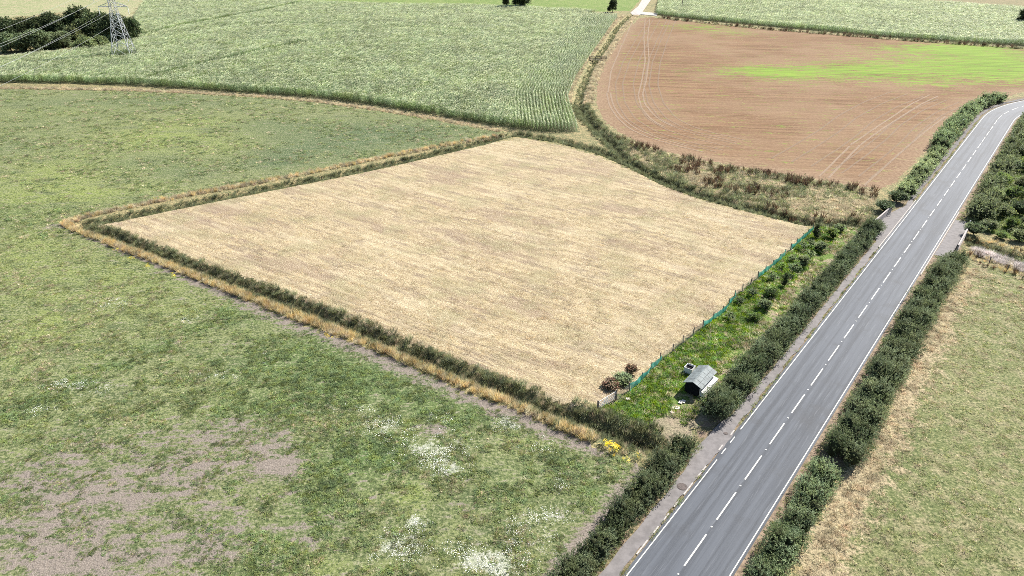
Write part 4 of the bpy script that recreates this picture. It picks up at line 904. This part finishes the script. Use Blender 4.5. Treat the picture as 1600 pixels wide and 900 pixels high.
def hedge(name, s0, s1, tc, hw, h, label, mat=None, L=0.125, W=0.058, dens=11, per=8, ends=True, step=0.75, extra=(), hv=0.34):
    s = s0; bl = []; o0 = road_at(np.array([(s0 + s1) / 2]), np.array([0.0]))[0]
    f = (lambda q: tc) if not callable(tc) else tc; g = (lambda q: hw) if not callable(hw) else hw
    ph = rng.random(4) * 6.28
    while s < s1:
        for side in (-0.45, 0.45):
            w = g(s); sw = 1 + 0.16 * math.sin(s * .9 + ph[0]) + rng.normal(0, .14)
            t = f(s) + side * w + rng.normal(0, .10) + .10 * math.sin(s * .7 + ph[1])
            hh = h * (1 + hv * 0.5 * math.sin(s * .42 + ph[2]) + hv * 0.5 * math.sin(s * 1.7 + ph[3]) + rng.normal(0, .13))
            p = road_at(np.array([s + rng.normal(0, .15)]), np.array([t]))[0] - o0
            r = max(0.4, w * 0.62 * sw); bl.append((p[0], p[1], hh * 0.46, r, r, hh * 0.52))
        s += step
    for (es, et, er, eh) in extra:
        p = road_at(np.array([es]), np.array([et]))[0] - o0; bl.append((p[0], p[1], eh * .47, er, er, eh * .53))
        for _ in range(5):
            a = rng.random() * 6.28; bl.append((p[0] + er * .55 * math.cos(a), p[1] + er * .55 * math.sin(a), eh * rng.uniform(.35, .65), er * .5, er * .5, eh * .33))
    e = empty(name, (o0[0], o0[1], 0), label, "hedge")
    obj("foliage", foliage_mesh("hedge_foliage", bl, mat or M_HEDGE, dens, L, W, per=per), e)
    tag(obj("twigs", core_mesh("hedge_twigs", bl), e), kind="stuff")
    return e
hedge("hedge", -34, 12.8, -6.05, lambda s: 1.05 if s < 3 else 1.2, 1.5, "clipped dark green hedge between the near pasture and the footway, at bottom centre", dens=17)
hedge("hedge", 20.5, 78.5, lambda s: np.interp(s, [20, 34, 78], [-5.95, -5.75, -5.65]), lambda s: np.interp(s, [20, 34, 45, 78], [1.45, 1.4, 1.2, 1.15]), 1.75, "long hedge along the footway from the small hut to the bridge", dens=14,
      extra=((18.9, -5.95, 1.55, 2.3),))
hedge("hedge", -34, 16.6, 5.5, 1.15, 1.7, "near stretch of the hedge right of the road, below its notch", dens=16, extra=((16.2, 5.3, 1.1, 2.0),))
hedge("hedge", 19.6, 74.5, lambda s: np.interp(s, [19, 60, 76], [6.0, 5.9, 6.7]), lambda s: np.interp(s, [19, 60, 76], [1.6, 1.55, 1.2]), 2.0, "long thick hedge right of the road, from the notch to the bridge", dens=14, step=.8)
hedge("hedge", 97, 127, -5.6, 1.3, 1.9, "grey-green hedge beside the brown field just past the bridge", M_OLIVE, 0.2, 0.1, 7, 5)
hedge("hedge", 131.5, 188, lambda s: np.interp(s, [131, 150, 188], [-6.2, -6.5, -6.0]), lambda s: np.interp(s, [131, 150, 188], [1.7, 1.9, 1.4]), 2.2, "far hedge on the outside of the road bend", M_OLIVE, 0.25, 0.12, 5, 5, step=1.0)

def shrub_parts(kind, mat, L, W, dens, per, seed):
    """a shrub of height 1, radius about 0.5"""
    global rng
    old = rng; rng = np.random.default_rng(seed); bl = []
    if kind == "round":
        bl.append((0, 0, .48, .36, .36, .44))
        for _ in range(11):
            a = rng.random() * 6.28; r = rng.uniform(.16, .34); bl.append((r * math.cos(a), r * math.sin(a), rng.uniform(.3, .78), rng.uniform(.14, .22), rng.uniform(.14, .22), rng.uniform(.14, .22)))
    elif kind == "upright":
        for i in range(7):
            z = .22 + .1 * i; a = rng.random() * 6.28; bl.append((.08 * math.cos(a), .08 * math.sin(a), z, .24 - .02 * i, .24 - .02 * i, .15))
    elif kind == "loose":
        for _ in range(9):
            a = rng.random() * 6.28; r = rng.uniform(.05, .36); bl.append((r * math.cos(a), r * math.sin(a), rng.uniform(.25, .8), rng.uniform(.10, .17), rng.uniform(.10, .17), rng.uniform(.10, .18)))
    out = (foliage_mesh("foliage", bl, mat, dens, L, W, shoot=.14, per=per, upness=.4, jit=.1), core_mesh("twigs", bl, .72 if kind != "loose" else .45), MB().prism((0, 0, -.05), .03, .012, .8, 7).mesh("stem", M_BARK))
    rng = old; return out
_sp = {}
def shrub(name, x, y, h, w, label, kind="round", mat=None, big=False, cat="shrub", group=None, v=0):
    mat = mat or M_HEDGE; key = (kind, mat.name, big, v)
    if key not in _sp: _sp[key] = shrub_parts(kind, mat, *((.055, .030, 130, 5) if big else (.10, .05, 70, 4)), 100 + len(_sp))
    e = empty(name, (x, y, gz1(x, y) - 0.05), label, cat, group, rng.random() * 6.28); e.scale = (w, w, h)
    for nm, me in zip(("foliage", "twigs", "stem"), _sp[key]): tag(obj(nm, me, e), kind="stuff" if nm == "twigs" else None)
    return e

PLOT_SHRUBS = [
    ([(46.80, 100.34)][0], 2.4, 2.0, "c"), ([(45.08, 97.29)][0], 1.6, 1.6, "d"), ([(43.51, 96.15)][0], 1.5, 1.8, "d"), ([(45.82, 95.70)][0], 1.6, 2.0, "r"), ([(49.37, 100.34)][0], 1.5, 2.0, "b"), ([(51.35, 102.79)][0], 1.3, 1.8, "r"),
    ([(43.33, 93.08)][0], 1.6, 1.8, "d"), ([(41.16, 90.17)][0], 1.9, 1.8, "r"), ([(39.02, 88.18)][0], 2.0, 2.2, "d"), ([(36.59, 84.39)][0], 2.3, 1.5, "c"), ([(35.72, 86.25)][0], 1.5, 2.0, "d"), ([(34.14, 81.89)][0], 1.3, 2.0, "b"),
    ([(31.62, 81.89)][0], 1.5, 1.9, "d"), ([(32.08, 78.51)][0], 1.2, 1.9, "r"), ([(29.44, 79.83)][0], 1.3, 1.8, "d"), ([(26.75, 75.64)][0], 1.1, 1.8, "d"), ([(30.07, 75.64)][0], .9, 1.6, "b"), ([(50.53, 105.87)][0], 1.2, 2.2, "d"), ([(40.25, 92.24)][0], 1.3, 1.6, "d"), ([(38.13, 89.77)][0], 1.1, 1.6, "g")
]
ords = ["first", "second", "third", "fourth", "fifth", "sixth", "seventh", "eighth", "ninth", "tenth", "eleventh", "twelfth", "thirteenth", "fourteenth", "fifteenth", "sixteenth", "seventeenth", "eighteenth", "nineteenth", "twentieth", "twenty-first", "twenty-second", "twenty-third", "twenty-fourth"]
PLOT_SHRUBS = sorted(PLOT_SHRUBS, key=lambda q: q[0][1])
for i, ((x, y), h, w, mk) in enumerate(PLOT_SHRUBS):
    mt, kd, adj = {"d": (M_HEDGE, "loose", "dark loose"), "r": (M_OLIVE, "round", "round olive"), "b": (M_BRIGHT, "round", "bright green"), "c": (M_DARK, "upright", "dark upright"), "g": (M_BRIGHT, "loose", "sparse light green")}[mk]
    shrub("plot_shrub", x, y, h, w, f"{adj} shrub in the green strip, {ords[i]} counting from the gate to the bridge", kd, mt, group="young shrubs in the strip between fence and hedge", v=i % 2)
for (x, y), h, w, lab, mt in ([(10.56, 61.79)][0], 0.8, 2.0, "russet dead bush against the fence, nearest the gate", M_RUSSET), ([(13.04, 64.27)][0], 1.15, 1.5, "taller russet bush against the fence at the field corner", M_RUSSET), ([(11.85, 62.72)][0], 0.75, 2.4, "low grey-green bush between the two russet bushes by the fence", M_OLIVE):
    shrub("fence_bush", x, y, h, w, lab, "round", mt)
for (x, y), h, w, lab in ((tuple(road_at(np.array([87.5]), np.array([-6.5]))[0]), 2.0, 3.4, "round dark bush just beyond the left bridge parapet"), (tuple(road_at(np.array([93.6]), np.array([-5.9]))[0]), 2.1, 3.6, "broad bush between the round dark bush and the far hedge"),
                          (tuple(road_at(np.array([85.8]), np.array([6.9]))[0]), 2.1, 2.8, "dark bush at the end of the right bridge parapet")):
    shrub("bridge_bush", x, y, h, w, lab, "round", M_HEDGE, True)
hedge("hedge", 93, 186, lambda s: np.interp(s, [93, 120, 186], [6.6, 6.2, 6.0]), lambda s: np.interp(s, [93, 120, 186], [1.7, 1.6, 1.5]), 2.1, "tall scrubby hedge right of the far road past the bridge", M_OLIVE, 0.22, 0.11, 6, 5, step=1.0)
W_LIST = [
    ([(78.48, 109.93)][0], 2.3, 3.4, "s"), ([(84.00, 116.68)][0], 2.4, 3.2, "o"), ([(89.48, 123.12)][0], 2.5, 3.4, "b"), ([(96.16, 131.67)][0], 2.6, 3.6, "o"), ([(103.14, 140.44)][0], 2.6, 3.6, "s"), ([(109.48, 148.38)][0], 2.8, 4, "o"),
    ([(75.30, 103.80)][0], 1.7, 2.8, "o"), ([(80.75, 109.10)][0], 2.2, 3.2, "s"), ([(79.27, 104.31)][0], 2.0, 2.4, "b"), ([(84.05, 109.65)][0], 2.6, 3.2, "h"), ([(87.13, 116.68)][0], 2.4, 3.4, "b"), ([(91.95, 121.12)][0], 2.6, 3.4, "s"), ([(98.88, 131.67)][0], 2.6, 3.6, "b"), ([(75.34, 100.34)][0], 1.2, 2.0, "b"), ([(77.60, 99.38)][0], 1.8, 2.8, "s"), ([(89.47, 115.45)][0], 2.6, 3.6, "b"), ([(82.33, 104.31)][0], 2.2, 3.0, "o")
]
W_LIST = sorted(W_LIST, key=lambda q: q[0][1])
for i, ((x, y), h, w, mk) in enumerate(W_LIST):
    mt, adj = {"h": (M_HEDGE, "dark"), "b": (M_BRIGHT, "bright green"), "o": (M_OLIVE, "olive"), "s": (M_SALLOW, "pale")}[mk]
    shrub("roadside_tree", x, y, h, w, f"{adj} bushy tree right of the road past the bridge, {ords[i] if i < len(ords) else 'last'} nearest the bridge", "round", mt, True, "tree", "bushy trees right of the far road", v=i % 2)

def tree_parts(seed, mat, hgt=11.0, rad=4.6, low=2.0, dens=2.6):
    global rng
    old = rng; rng = np.random.default_rng(seed); bl = []; limbs = MB()
    limbs.prism((0, 0, -0.3), .34, .2, hgt * .55, 9)
    for i in range(20):
        a = rng.random() * 6.28; z = rng.uniform(low + 1.2, hgt - 1.6); env = rad * math.sqrt(max(.08, 1 - ((z - hgt * .45) / (hgt * .58)) ** 2)); r = env * rng.uniform(.35, .82); q = rng.uniform(1.1, 1.9)
        bl.append((r * math.cos(a), r * math.sin(a), z, q, q, q * .85))
        if i % 2 == 0: limbs.bar((0, 0, hgt * rng.uniform(.2, .45)), (bl[-1][0] * .8, bl[-1][1] * .8, z), .14)
    bl.append((0, 0, hgt * .52, rad * .55, rad * .55, hgt * .36)); bl.append((0, 0, hgt - 1.4, 1.5, 1.5, 1.2))
    out = (("crown", foliage_mesh("crown", bl, mat, dens, .55, .34, shoot=.9, per=5, zmin=-.7, upness=.15, jit=.14)), ("inner_twigs", core_mesh("inner_twigs", bl, .72)), ("trunk", limbs.mesh("trunk", M_BARK)))
    rng = old; return out
TP = {"d": tree_parts(1, M_DARK, 11.0, 6.0, 0.2), "e": tree_parts(2, M_DARK, 10.5, 6.4, 0.0), "m": tree_parts(3, M_HEDGE, 9.0, 6.2, -0.8), "l": tree_parts(4, M_SALLOW, 7.0, 5.6, -.8)}
def tree(name, x, y, k, s, label, group=None, wide=1.0):
    e = empty(name, (x, y, gz1(x, y)), label, "tree", group, rng.random() * 6.28); e.scale = (s * wide, s * wide, s)
    for nm, me in TP[k]: tag(obj(nm, me, e), kind="stuff" if nm == "inner_twigs" else None)
    return e
for (x, y), k, s, wd, lab in [
    ([(-190.70, 279.36)][0], "d", .85, 1.0, "dark tree of the copse cut by the left edge of the photo"), ([(-182.80, 282.25)][0], "e", .82, 1.0, "dark round tree of the copse, second from the left in the back row"), ([(-175.58, 286.69)][0], "d", .9, 1.0, "dark tree of the copse, third from the left in the back row"),
    ([(-167.33, 289.73)][0], "e", 1.12, 1.0, "tallest dark tree of the copse, left of the pylon"), ([(-156.32, 283.72)][0], "d", .95, 1.0, "dark tree of the copse just left of the pylon"), ([(-146.88, 279.36)][0], "e", 1.0, 1.0, "dark tree of the copse directly behind the pylon"), ([(-143.03, 279.36)][0], "d", .8, 1.0, "dark tree at the right end of the copse beside the maize"),
    ([(-176.63, 260.57)][0], "m", .72, 1.0, "low green tree at the front left of the copse"), ([(-169.09, 263.11)][0], "m", .8, 1.1, "broad green tree at the front of the copse, second from the left"), ([(-166.60, 268.33)][0], "m", .6, 1.0, "small green tree at the front middle of the copse"), ([(-161.73, 276.53)][0], "l", .95, .8, "pale green tree in the middle of the copse"), ([(-150.87, 261.83)][0], "l", .72, 1.0, "grey-green rounded bush at the front of the copse"), ([(-147.62, 265.69)][0], "l", .68, .95, "grey-green rounded bush of the copse nearest the pylon"),
    ([(-184.54, 277.94)][0], "e", .78, 1.1, "dark tree of the copse behind the low green tree at the left"), ([(-178.79, 283.72)][0], "d", .8, 1.1, "dark tree in the middle row of the copse behind the broad green tree"), ([(-169.75, 283.72)][0], "e", .85, 1.1, "dark tree in the middle row of the copse left of the pale green tree"), ([(-158.46, 280.80)][0], "d", .8, 1.1, "dark tree in the middle row of the copse right of the pale green tree"), ([(-149.79, 277.94)][0], "m", .7, 1.1, "green bushy tree of the copse at the foot of the pylon"), ([(-163.16, 269.66)][0], "m", .62, 1.1, "low green bush at the front of the copse between two broad green trees"),
    ([(4.49, 380.52)][0], "e", 1.2, .75, "lone dark tree on the field edge at top centre"), ([(48.87, 368.18)][0], "d", .55, .8, "small dark tree left of the far farm track"), ([(223.16, 327.45)][0], "e", .62, 1.0, "dark tree at the right edge of the far maize"), ([(-3.29, 390.96)][0], "e", .5, .6, "small dark tree left of the lone tree at top centre")
]: tree("tree", x, y, k, s, lab, "trees of the copse behind the pylon" if "copse" in lab else None, wd)

# ------------------------------------------------------------------ pylon and cables
steel = plain("galvanised_steel", (0.42, 0.43, 0.44), 0.55, 0.15, 2, metallic=0.3)
glass = plain("insulator_glass", (0.55, 0.57, 0.56), 0.3, 0.1, 2)
PYX, PYY = -131.2, 249.6
py = empty("pylon", (PYX, PYY, gz1(PYX, PYY)), "grey steel lattice pylon standing in the maize beside the copse", "pylon", rz=math.radians(6.6))
def half(z): return np.interp(z, [0, 14, 26, 29], [3.1, 1.05, 0.75, 0.1])
cor = [(-1, -1), (1, -1), (1, 1), (-1, 1)]
def cpt(i, z): return Vector((cor[i % 4][0] * half(z), cor[i % 4][1] * half(z), z))
for i in range(4): MB().bar(cpt(i, -.2), cpt(i, 14), .17).bar(cpt(i, 14), cpt(i, 29), .13).build("leg", steel, py)
lev = [0.3, 4.2, 7.4, 10.0, 12.2, 14, 16.2, 18.2, 20.2, 22.2, 24.2, 26]
for za, zb in zip(lev[:-1], lev[1:]):
    for i in range(4):
        MB().bar(cpt(i, za), cpt(i + 1, zb), .085).build("brace", steel, py); MB().bar(cpt(i + 1, za), cpt(i, zb), .085).build("brace", steel, py)
        if za > 3: MB().bar(cpt(i, za), cpt(i + 1, za), .08).build("horizontal_strut", steel, py)
tips = []
for z, ln in ((16.2, 4.6), (20.2, 5.4), (24.2, 4.2)):
    for sx in (-1, 1):
        tip = Vector((sx * ln, 0, z)); h_ = half(z); m = MB()
        for yy in (-1, 1): m.bar((sx * h_, yy * h_, z), tip, .13); m.bar((sx * h_, yy * h_, z + 1.3), tip, .12)
        for q in (.35, .65): m.bar((sx * (h_ + (ln - h_) * q), -h_ * (1 - q), z), (sx * (h_ + (ln - h_) * q), h_ * (1 - q), z), .1); m.bar((sx * (h_ + (ln - h_) * q), 0, z + 1.3 * (1 - q)), (sx * (h_ + (ln - h_) * q), h_ * (1 - q), z), .1)
        arm = m.build("cross_arm", steel, py)
        ins = MB(); ins.prism((tip.x, 0, z - 2.5), .05, .05, 2.5, 6)
        for q in range(9): ins.prism((tip.x, 0, z - 2.3 + q * .22), .17, .07, .1, 8)
        ins.build("insulator", glass, arm); tips.append((tip.x, z - 2.5))
wire = plain("cable_aluminium", (0.36, 0.37, 0.37), 0.4, 0.1, 1, metallic=0.3)
ca, sa = math.cos(math.radians(6.6)), math.sin(math.radians(6.6))
names = ["lowest cable on the left side of the pylon", "lowest cable on the right side of the pylon", "middle cable on the left side of the pylon", "middle cable on the right side of the pylon", "top cable on the left side of the pylon", "top cable on the right side of the pylon"]
for (tx, tz), nm in zip(tips, names):
    m = MB(); p0 = Vector((PYX + tx * ca, PYY + tx * sa, tz)); prev = None
    for i in range(25):
        u = i / 24; p = p0 + Vector((sa, -ca, 0)) * (240 * u) + Vector((0, 0, -4 * 5.0 * u * (1 - u)))
        if prev is not None: m.bar(prev, p, .032)
        prev = p
    tag(m.build("power_cable", wire), "pale " + nm, "cable", "cables of the pylon line")

# ------------------------------------------------------------------ hut, feed bin, gate, fence
felt = plain("roof_sheet", (0.118, 0.136, 0.137), 0.7, 0.3, 2.2); batten = plain("dark_batten", (0.035, 0.036, 0.036), 0.9)
black = plain("black_boards", (0.012, 0.012, 0.013), 1.0, 0.3, 5, 0.05); white = plain("white_boards", (0.58, 0.57, 0.55), 0.75, 0.12, 3)  # black: one near-black matt colour for gables, left side, floor and bin
LD = Vector((0.605, 0.796, 0)); WD = Vector((0.796, -0.605, 0))
hut = empty("hen_hut", (18.70, 60.23, 0.0), "small black and white wooden hut with pale grey pitched roof", "hut", rz=math.atan2(LD.y, LD.x))
# local +x runs along the ridge away from the camera, +y to the left
HL, HW, EH, RH = 3.95, 1.06, 1.22, 1.68
hm = MB()
def board_wall(y, mat, nm, n=9, out=1):
    for i in range(n):
        w = (HL - .3) / n
        MB().box((.15 + w * (i + .5), y, .62), (w - .012, .035, 1.08)).build(nm, mat, hut)
board_wall(-0.80, white, "side_board"); board_wall(0.80, black, "side_board")
for xx, mat in ((0.15, black), (HL - .15, black)):
    n = 8
    for i in range(n):
        y0 = -0.78 + 1.56 * i / n; yc = y0 + .78 / n; top = EH + (RH - EH) * (1 - abs(yc) / HW) - .07
        MB().box((xx, yc, (.08 + top) / 2), (.035, 1.56 / n - .012, top - .08)).build("gable_board", mat, hut)
MB().box((HL / 2, 0, .06), (HL - .35, 1.5, .1)).build("floor", black, hut)
for sx in (.3, HL - .3):
    MB().box((sx, 0, .0), (.14, 1.55, .12)).build("skid", batten, hut)
sl = math.atan2(RH - EH, HW); ln = math.hypot(RH - EH, HW)
for sd in (-1, 1):
    R = Matrix.Rotation(-sd * sl, 3, 'X'); mid = Vector((HL / 2, sd * HW / 2, (EH + RH) / 2))
    deck = MB().box(mid - R @ Vector((0, 0, .03)), (HL - .06, ln - .03, .025), R).build("roof", batten, hut)
    nx, ny = 5, 2
    for i in range(nx):
        for j in range(ny):
            c = mid + R @ Vector(((i + .5) * HL / nx - HL / 2, (j + .5) * ln / ny - ln / 2, 0))
            MB().box(c, (HL / nx - .035, ln / ny - .03, .03), R).build("roof_sheet", felt, deck)
MB().bar((-.02, 0, RH + .015), (HL + .02, 0, RH + .015), .10, .03).build("ridge_cap", felt, hut)
nb = MB(); nb.box((HL / 2, -1.08, .42), (HL - .5, .50, .5)); nbo = nb.build("nest_box", white, hut)
MB().box((HL / 2, -1.09, .70), (HL - .45, .58, .03), Matrix.Rotation(math.radians(12), 3, 'X')).build("lid", plain("grey_lid", (0.36, 0.36, 0.35), 0.8, 0.25, 3), nbo)
MB().box((.10, -.45, .45), (.05, .5, .7)).build("pop_hole_door", black, hut)
fb = empty("feed_bin", (19.45, 64.5, 0.0), "white open-topped box behind the small hut", "bin", rz=math.atan2(LD.y, LD.x))
for c, s in (((0, .45, .4), (.95, .04, .7)), ((0, -.45, .4), (.95, .04, .7)), ((.475, 0, .4), (.04, .86, .7)), ((-.475, 0, .4), (.04, .86, .7))):
    MB().box(c, s).build("side_panel", white, fb)
MB().box((0, 0, .06), (.9, .85, .04)).build("base", black, fb)
MB().box((0, 0, .50), (.88, .82, .04)).build("inner_panel", black, fb)  # black panel spanning the box inside, below its rim

def slab(x, y, s, label, mat, rz):
    m = MB(); m.add([(-s, -s * .6, 0), (s * .9, -s * .7, 0), (s, s * .5, 0), (-s * .8, s * .7, 0), (-s * .95, -s * .5, .06), (s * .85, -s * .62, .08), (s * .92, s * .45, .07), (-s * .75, s * .6, .05)], [(4, 5, 6, 7), (0, 1, 5, 4), (1, 2, 6, 5), (2, 3, 7, 6), (3, 0, 4, 7)])
    o = m.build("paving_slab", mat, None, (x, y, gz1(x, y) + .04)); o.rotation_euler.z = rz; tag(o, label, "slab", "pale slabs lying in the grass near the hut")
stone = plain("pale_stone", (0.50, 0.45, 0.39), 0.9, 0.2, 5)
for i, ((x, y), s, lab) in enumerate(zip([(16.69, 58.06), (17.35, 59.02), (16.15, 57.34), (12.08, 59.56), (17.70, 59.13)], (.42, .30, .25, .28, .3), ("largest pale slab lying in the grass in front of the hut", "pale slab lying at the tip of the hut shadow", "small pale slab lying on bare soil nearest the ditch", "pale slab lying in the grass beside the white gate", "pale slab lying closest to the dark hut front"))):
    slab(x, y, s, lab, stone, i * 1.1)

galv = plain("white_gate_tube", (0.68, 0.68, 0.66), 0.5, 0.08, 4)
(gx0, gy0), (gx1, gy1) = [(8.77, 57.75), (10.67, 59.45)]
gate = empty("field_gate", (gx0, gy0, gz1(gx0, gy0)), "white metal five-bar gate at the corner of the cut field", "gate", rz=math.atan2(gy1 - gy0, gx1 - gx0)); GL = math.hypot(gx1 - gx0, gy1 - gy0)
for z in (.18, .36, .56, .78, 1.05): MB().bar((0, 0, z), (GL, 0, z), .035, .05).build("rail", galv, gate)
for u in (.02, .5, .98): MB().bar((GL * u, 0.03, .14), (GL * u, 0.03, 1.08), .05).build("upright", galv, gate)
MB().bar((0.05, -.03, .2), (GL * .5, -.03, 1.02), .045).build("diagonal_stay", galv, gate)
post_m = plain("weathered_post", (0.17, 0.14, 0.115), 0.95, 0.3, 6)
for u in (-.12, GL + .12): MB().box((u, 0, .6), (.14, .14, 1.3)).build("gate_post", post_m, gate)

def mat_net(name, col, cover):
    m = NT(name); p = m.n("ShaderNodeBsdfPrincipled"); n = m.noise(2.0, 4, .6)
    m.put(p.inputs["Base Color"], m.mix(m.ss(n, .35, .65), tuple(v * .75 for v in col), col)); p.inputs["Roughness"].default_value = .6
    t = m.n("ShaderNodeBsdfTranslucent"); m.put(t.inputs["Color"], col); a = m.n("ShaderNodeMixShader"); a.inputs[0].default_value = .4
    m.t.links.new(p.outputs[0], a.inputs[1]); m.t.links.new(t.outputs[0], a.inputs[2])
    tr_ = m.n("ShaderNodeBsdfTransparent"); b = m.n("ShaderNodeMixShader"); b.inputs[0].default_value = cover
    m.t.links.new(tr_.outputs[0], b.inputs[1]); m.t.links.new(a.outputs[0], b.inputs[2]); m.t.links.new(b.outputs[0], m.out.inputs["Surface"]); return m.m
NET = mat_net("green_netting", (0.12, 0.58, 0.46), .9); MESH = mat_net("wire_mesh", (0.20, 0.23, 0.21), .42)
FL = [(10.73, 59.34), (11.97, 60.66), (12.91, 61.57), (13.85, 62.72), (14.70, 64.15), (15.99, 65.88), (17.09, 67.15), (18.81, 68.87), (21.52, 72.07), (23.80, 74.57), (26.57, 77.37), (28.78, 81.02), (31.40, 84.03), (34.62, 87.79), (37.76, 91.40), (41.33, 95.93), (44.65, 99.86), (48.00, 104.06)]
FP, fs = resample(FL, 2.4)
fence = empty("netting_fence", (FP[0][0], FP[0][1], 0), "sagging green netting fence on thin posts beside the cut field", "fence")
pm = MB().box((0, 0, .5), (.09, .09, 1.25)).mesh("post", post_m); O = np.array([FP[0][0], FP[0][1], 0])
green_rng = [(2.3, 7.4), (19.0, 27.0), (36.0, 43.5), (46.0, 57.0)]
for i, p in enumerate(FP):
    o = obj("post", pm, fence, (p[0] - O[0], p[1] - O[1], gz1(*p) - .05)); o.rotation_euler = (rng.normal(0, .05), rng.normal(0, .05), rng.random())
    if i == len(FP) - 1: break
    q = FP[i + 1]; d = q - p; n_ = np.array([d[1], -d[0]]) / np.hypot(*d); g = any(a <= fs[i] <= b for a, b in green_rng); V = []; K = 10
    sag = rng.uniform(.02, .14) if g else rng.uniform(.0, .08); lean = rng.uniform(.05, .3) if g else 0.02
    for u in np.linspace(0, 1, K + 1):
        hump = math.sin(math.pi * u); c = p + d * u
        for v_ in (0, .35, .7, 1):
            hz = v_ * (.98 - sag * hump); off = n_ * (.07 + lean * hump * v_ + .05 * math.sin(u * 9 + v_ * 4 + i)); V.append((c[0] + off[0] - O[0], c[1] + off[1] - O[1], gz1(*c) + hz))
    I = np.arange((K + 1) * 4).reshape(-1, 4); F = np.stack([I[:-1, :-1], I[1:, :-1], I[1:, 1:], I[:-1, 1:]], -1).reshape(-1, 4)
    obj("netting", new_mesh("netting", V, F, NET if g else MESH, smooth=True), fence)

# ------------------------------------------------------------------ bridge parapets and small roadside things
board = plain("weathered_board", (0.29, 0.26, 0.245), 0.9, 0.25, 6)
def parapet(a, b, h, label, posts=5, rails=5):
    a, b = np.array(a), np.array(b); L = np.hypot(*(b - a)); e = empty("bridge_parapet", (a[0], a[1], 0), label, "parapet", rz=math.atan2(b[1] - a[1], b[0] - a[0]))
    for i in range(posts): MB().box((L * i / (posts - 1), 0, h / 2), (.14, .14, h + .12)).build("post", board, e)
    for k in range(rails):
        z = .12 + (h - .12) * k / (rails - 1)
        for i in range(posts - 1):
            x0, x1 = L * i / (posts - 1), L * (i + 1) / (posts - 1); MB().box(((x0 + x1) / 2, -.095 + rng.normal(0, .006), z), (x1 - x0 - .015, .045, .155)).build("rail_board", board, e)
    MB().box((L / 2, 0, h + .085), (L + .2, .2, .05)).build("cap_rail", board, e)
    return e
parapet(road_at(np.array([79.0]), np.array([-6.15]))[0], road_at(np.array([88.0]), np.array([-5.55]))[0], 1.1, "weathered pale board parapet on the left side of the bridge")
parapet(road_at(np.array([77.2]), np.array([6.0]))[0], road_at(np.array([84.6]), np.array([6.0]))[0], 1.1, "weathered pale board parapet on the right side of the bridge")
def marker(x, y, h, r, label, mat, cap):
    e = empty("marker_post", (x, y, gz1(x, y)), label, "post")
    MB().prism((0, 0, -.2), r, r, h + .2, 8).build("shaft", mat, e); MB().prism((0, 0, h), r * 1.25, r * 1.1, .12, 8).build("cap", cap, e)
wp = plain("white_post", (0.7, 0.69, 0.66), .6, .1); yp = plain("yellow_post", (0.42, 0.34, 0.06), .6, .15)
p = [(72.65, 104.31)][0]; marker(*p, 1.2, .06, "thin white post behind the right bridge parapet", wp, wp)
p = road_at(np.array([141.0]), np.array([-4.95]))[0]; marker(p[0], p[1], 2.6, .07, "thin yellow post in front of the far hedge", yp, yp)
p = road_at(np.array([149.0]), np.array([-5.2]))[0]; marker(p[0], p[1], 2.9, .06, "thin post with a white cap at the far hedge", post_m, wp)
for i, ((x, y), lab) in enumerate(zip([(69.35, 88.97), (68.28, 91.40), (70.78, 87.40)], ("middle fence stake beside the dead stems on the right", "fence stake nearest the bridge beside the dead stems", "fence stake at the right edge of the photo"))):
    e = empty("fence_stake", (x, y, gz1(x, y)), lab, "post", "stakes along the drain on the right"); MB().box((0, 0, .45), (.1, .1, 1.2)).build("stake", post_m, e); MB().box((0, 0, 1.07), (.07, .07, .06)).build("tip", post_m, e)
strip_scatter("dark_bank_scrub", [([(68.46, 347.78), (84.61, 331.34), (106.90, 312.73), (128.26, 299.19), (147.96, 286.69), (166.98, 276.53), (184.79, 267.01), (200.62, 256.84)], 1.6, 1.5)], [p_reed[1], p_dock[0], p_pale[0], p_reed[2]], "dull scrubby bank between the brown field and the far maize", "scrub", 0.7, 1.4)
# little footbridge over the far ditch
(ax, ay), (bx, by) = [(25.84, 245.08), (31.61, 245.08)]
L = math.hypot(bx - ax, by - ay); e = empty("footbridge", (ax, ay, .05), "small dark railed footbridge over the ditch beside the brown field", "footbridge", rz=math.atan2(by - ay, bx - ax)); dk = plain("dark_timber", (0.07, 0.055, 0.045), .95, .3)
for i in range(int(L / .35)): MB().box((.35 * i + .17, 0, .06), (.31, 1.1, .05)).build("plank", dk, e)
for yy in (-.5, .5):
    for z in (.55, 1.0): MB().bar((0, yy, z), (L, yy, z), .09).build("rail", dk, e)
    for i in range(4): MB().box((L * i / 3, yy * 1.08, .5), (.1, .09, 1.15)).build("post", dk, e)
# pole in the far maize
(x, y), = [(84.02, 375.49)]
e = empty("wooden_pole", (x, y, 0), "thin wooden pole standing in the far maize at top", "pole"); MB().prism((0, 0, 0), .17, .12, 7.5, 8).build("shaft", post_m, e); MB().box((0, 0, 7.1), (1.2, .1, .1)).build("cross_bar", post_m, e)
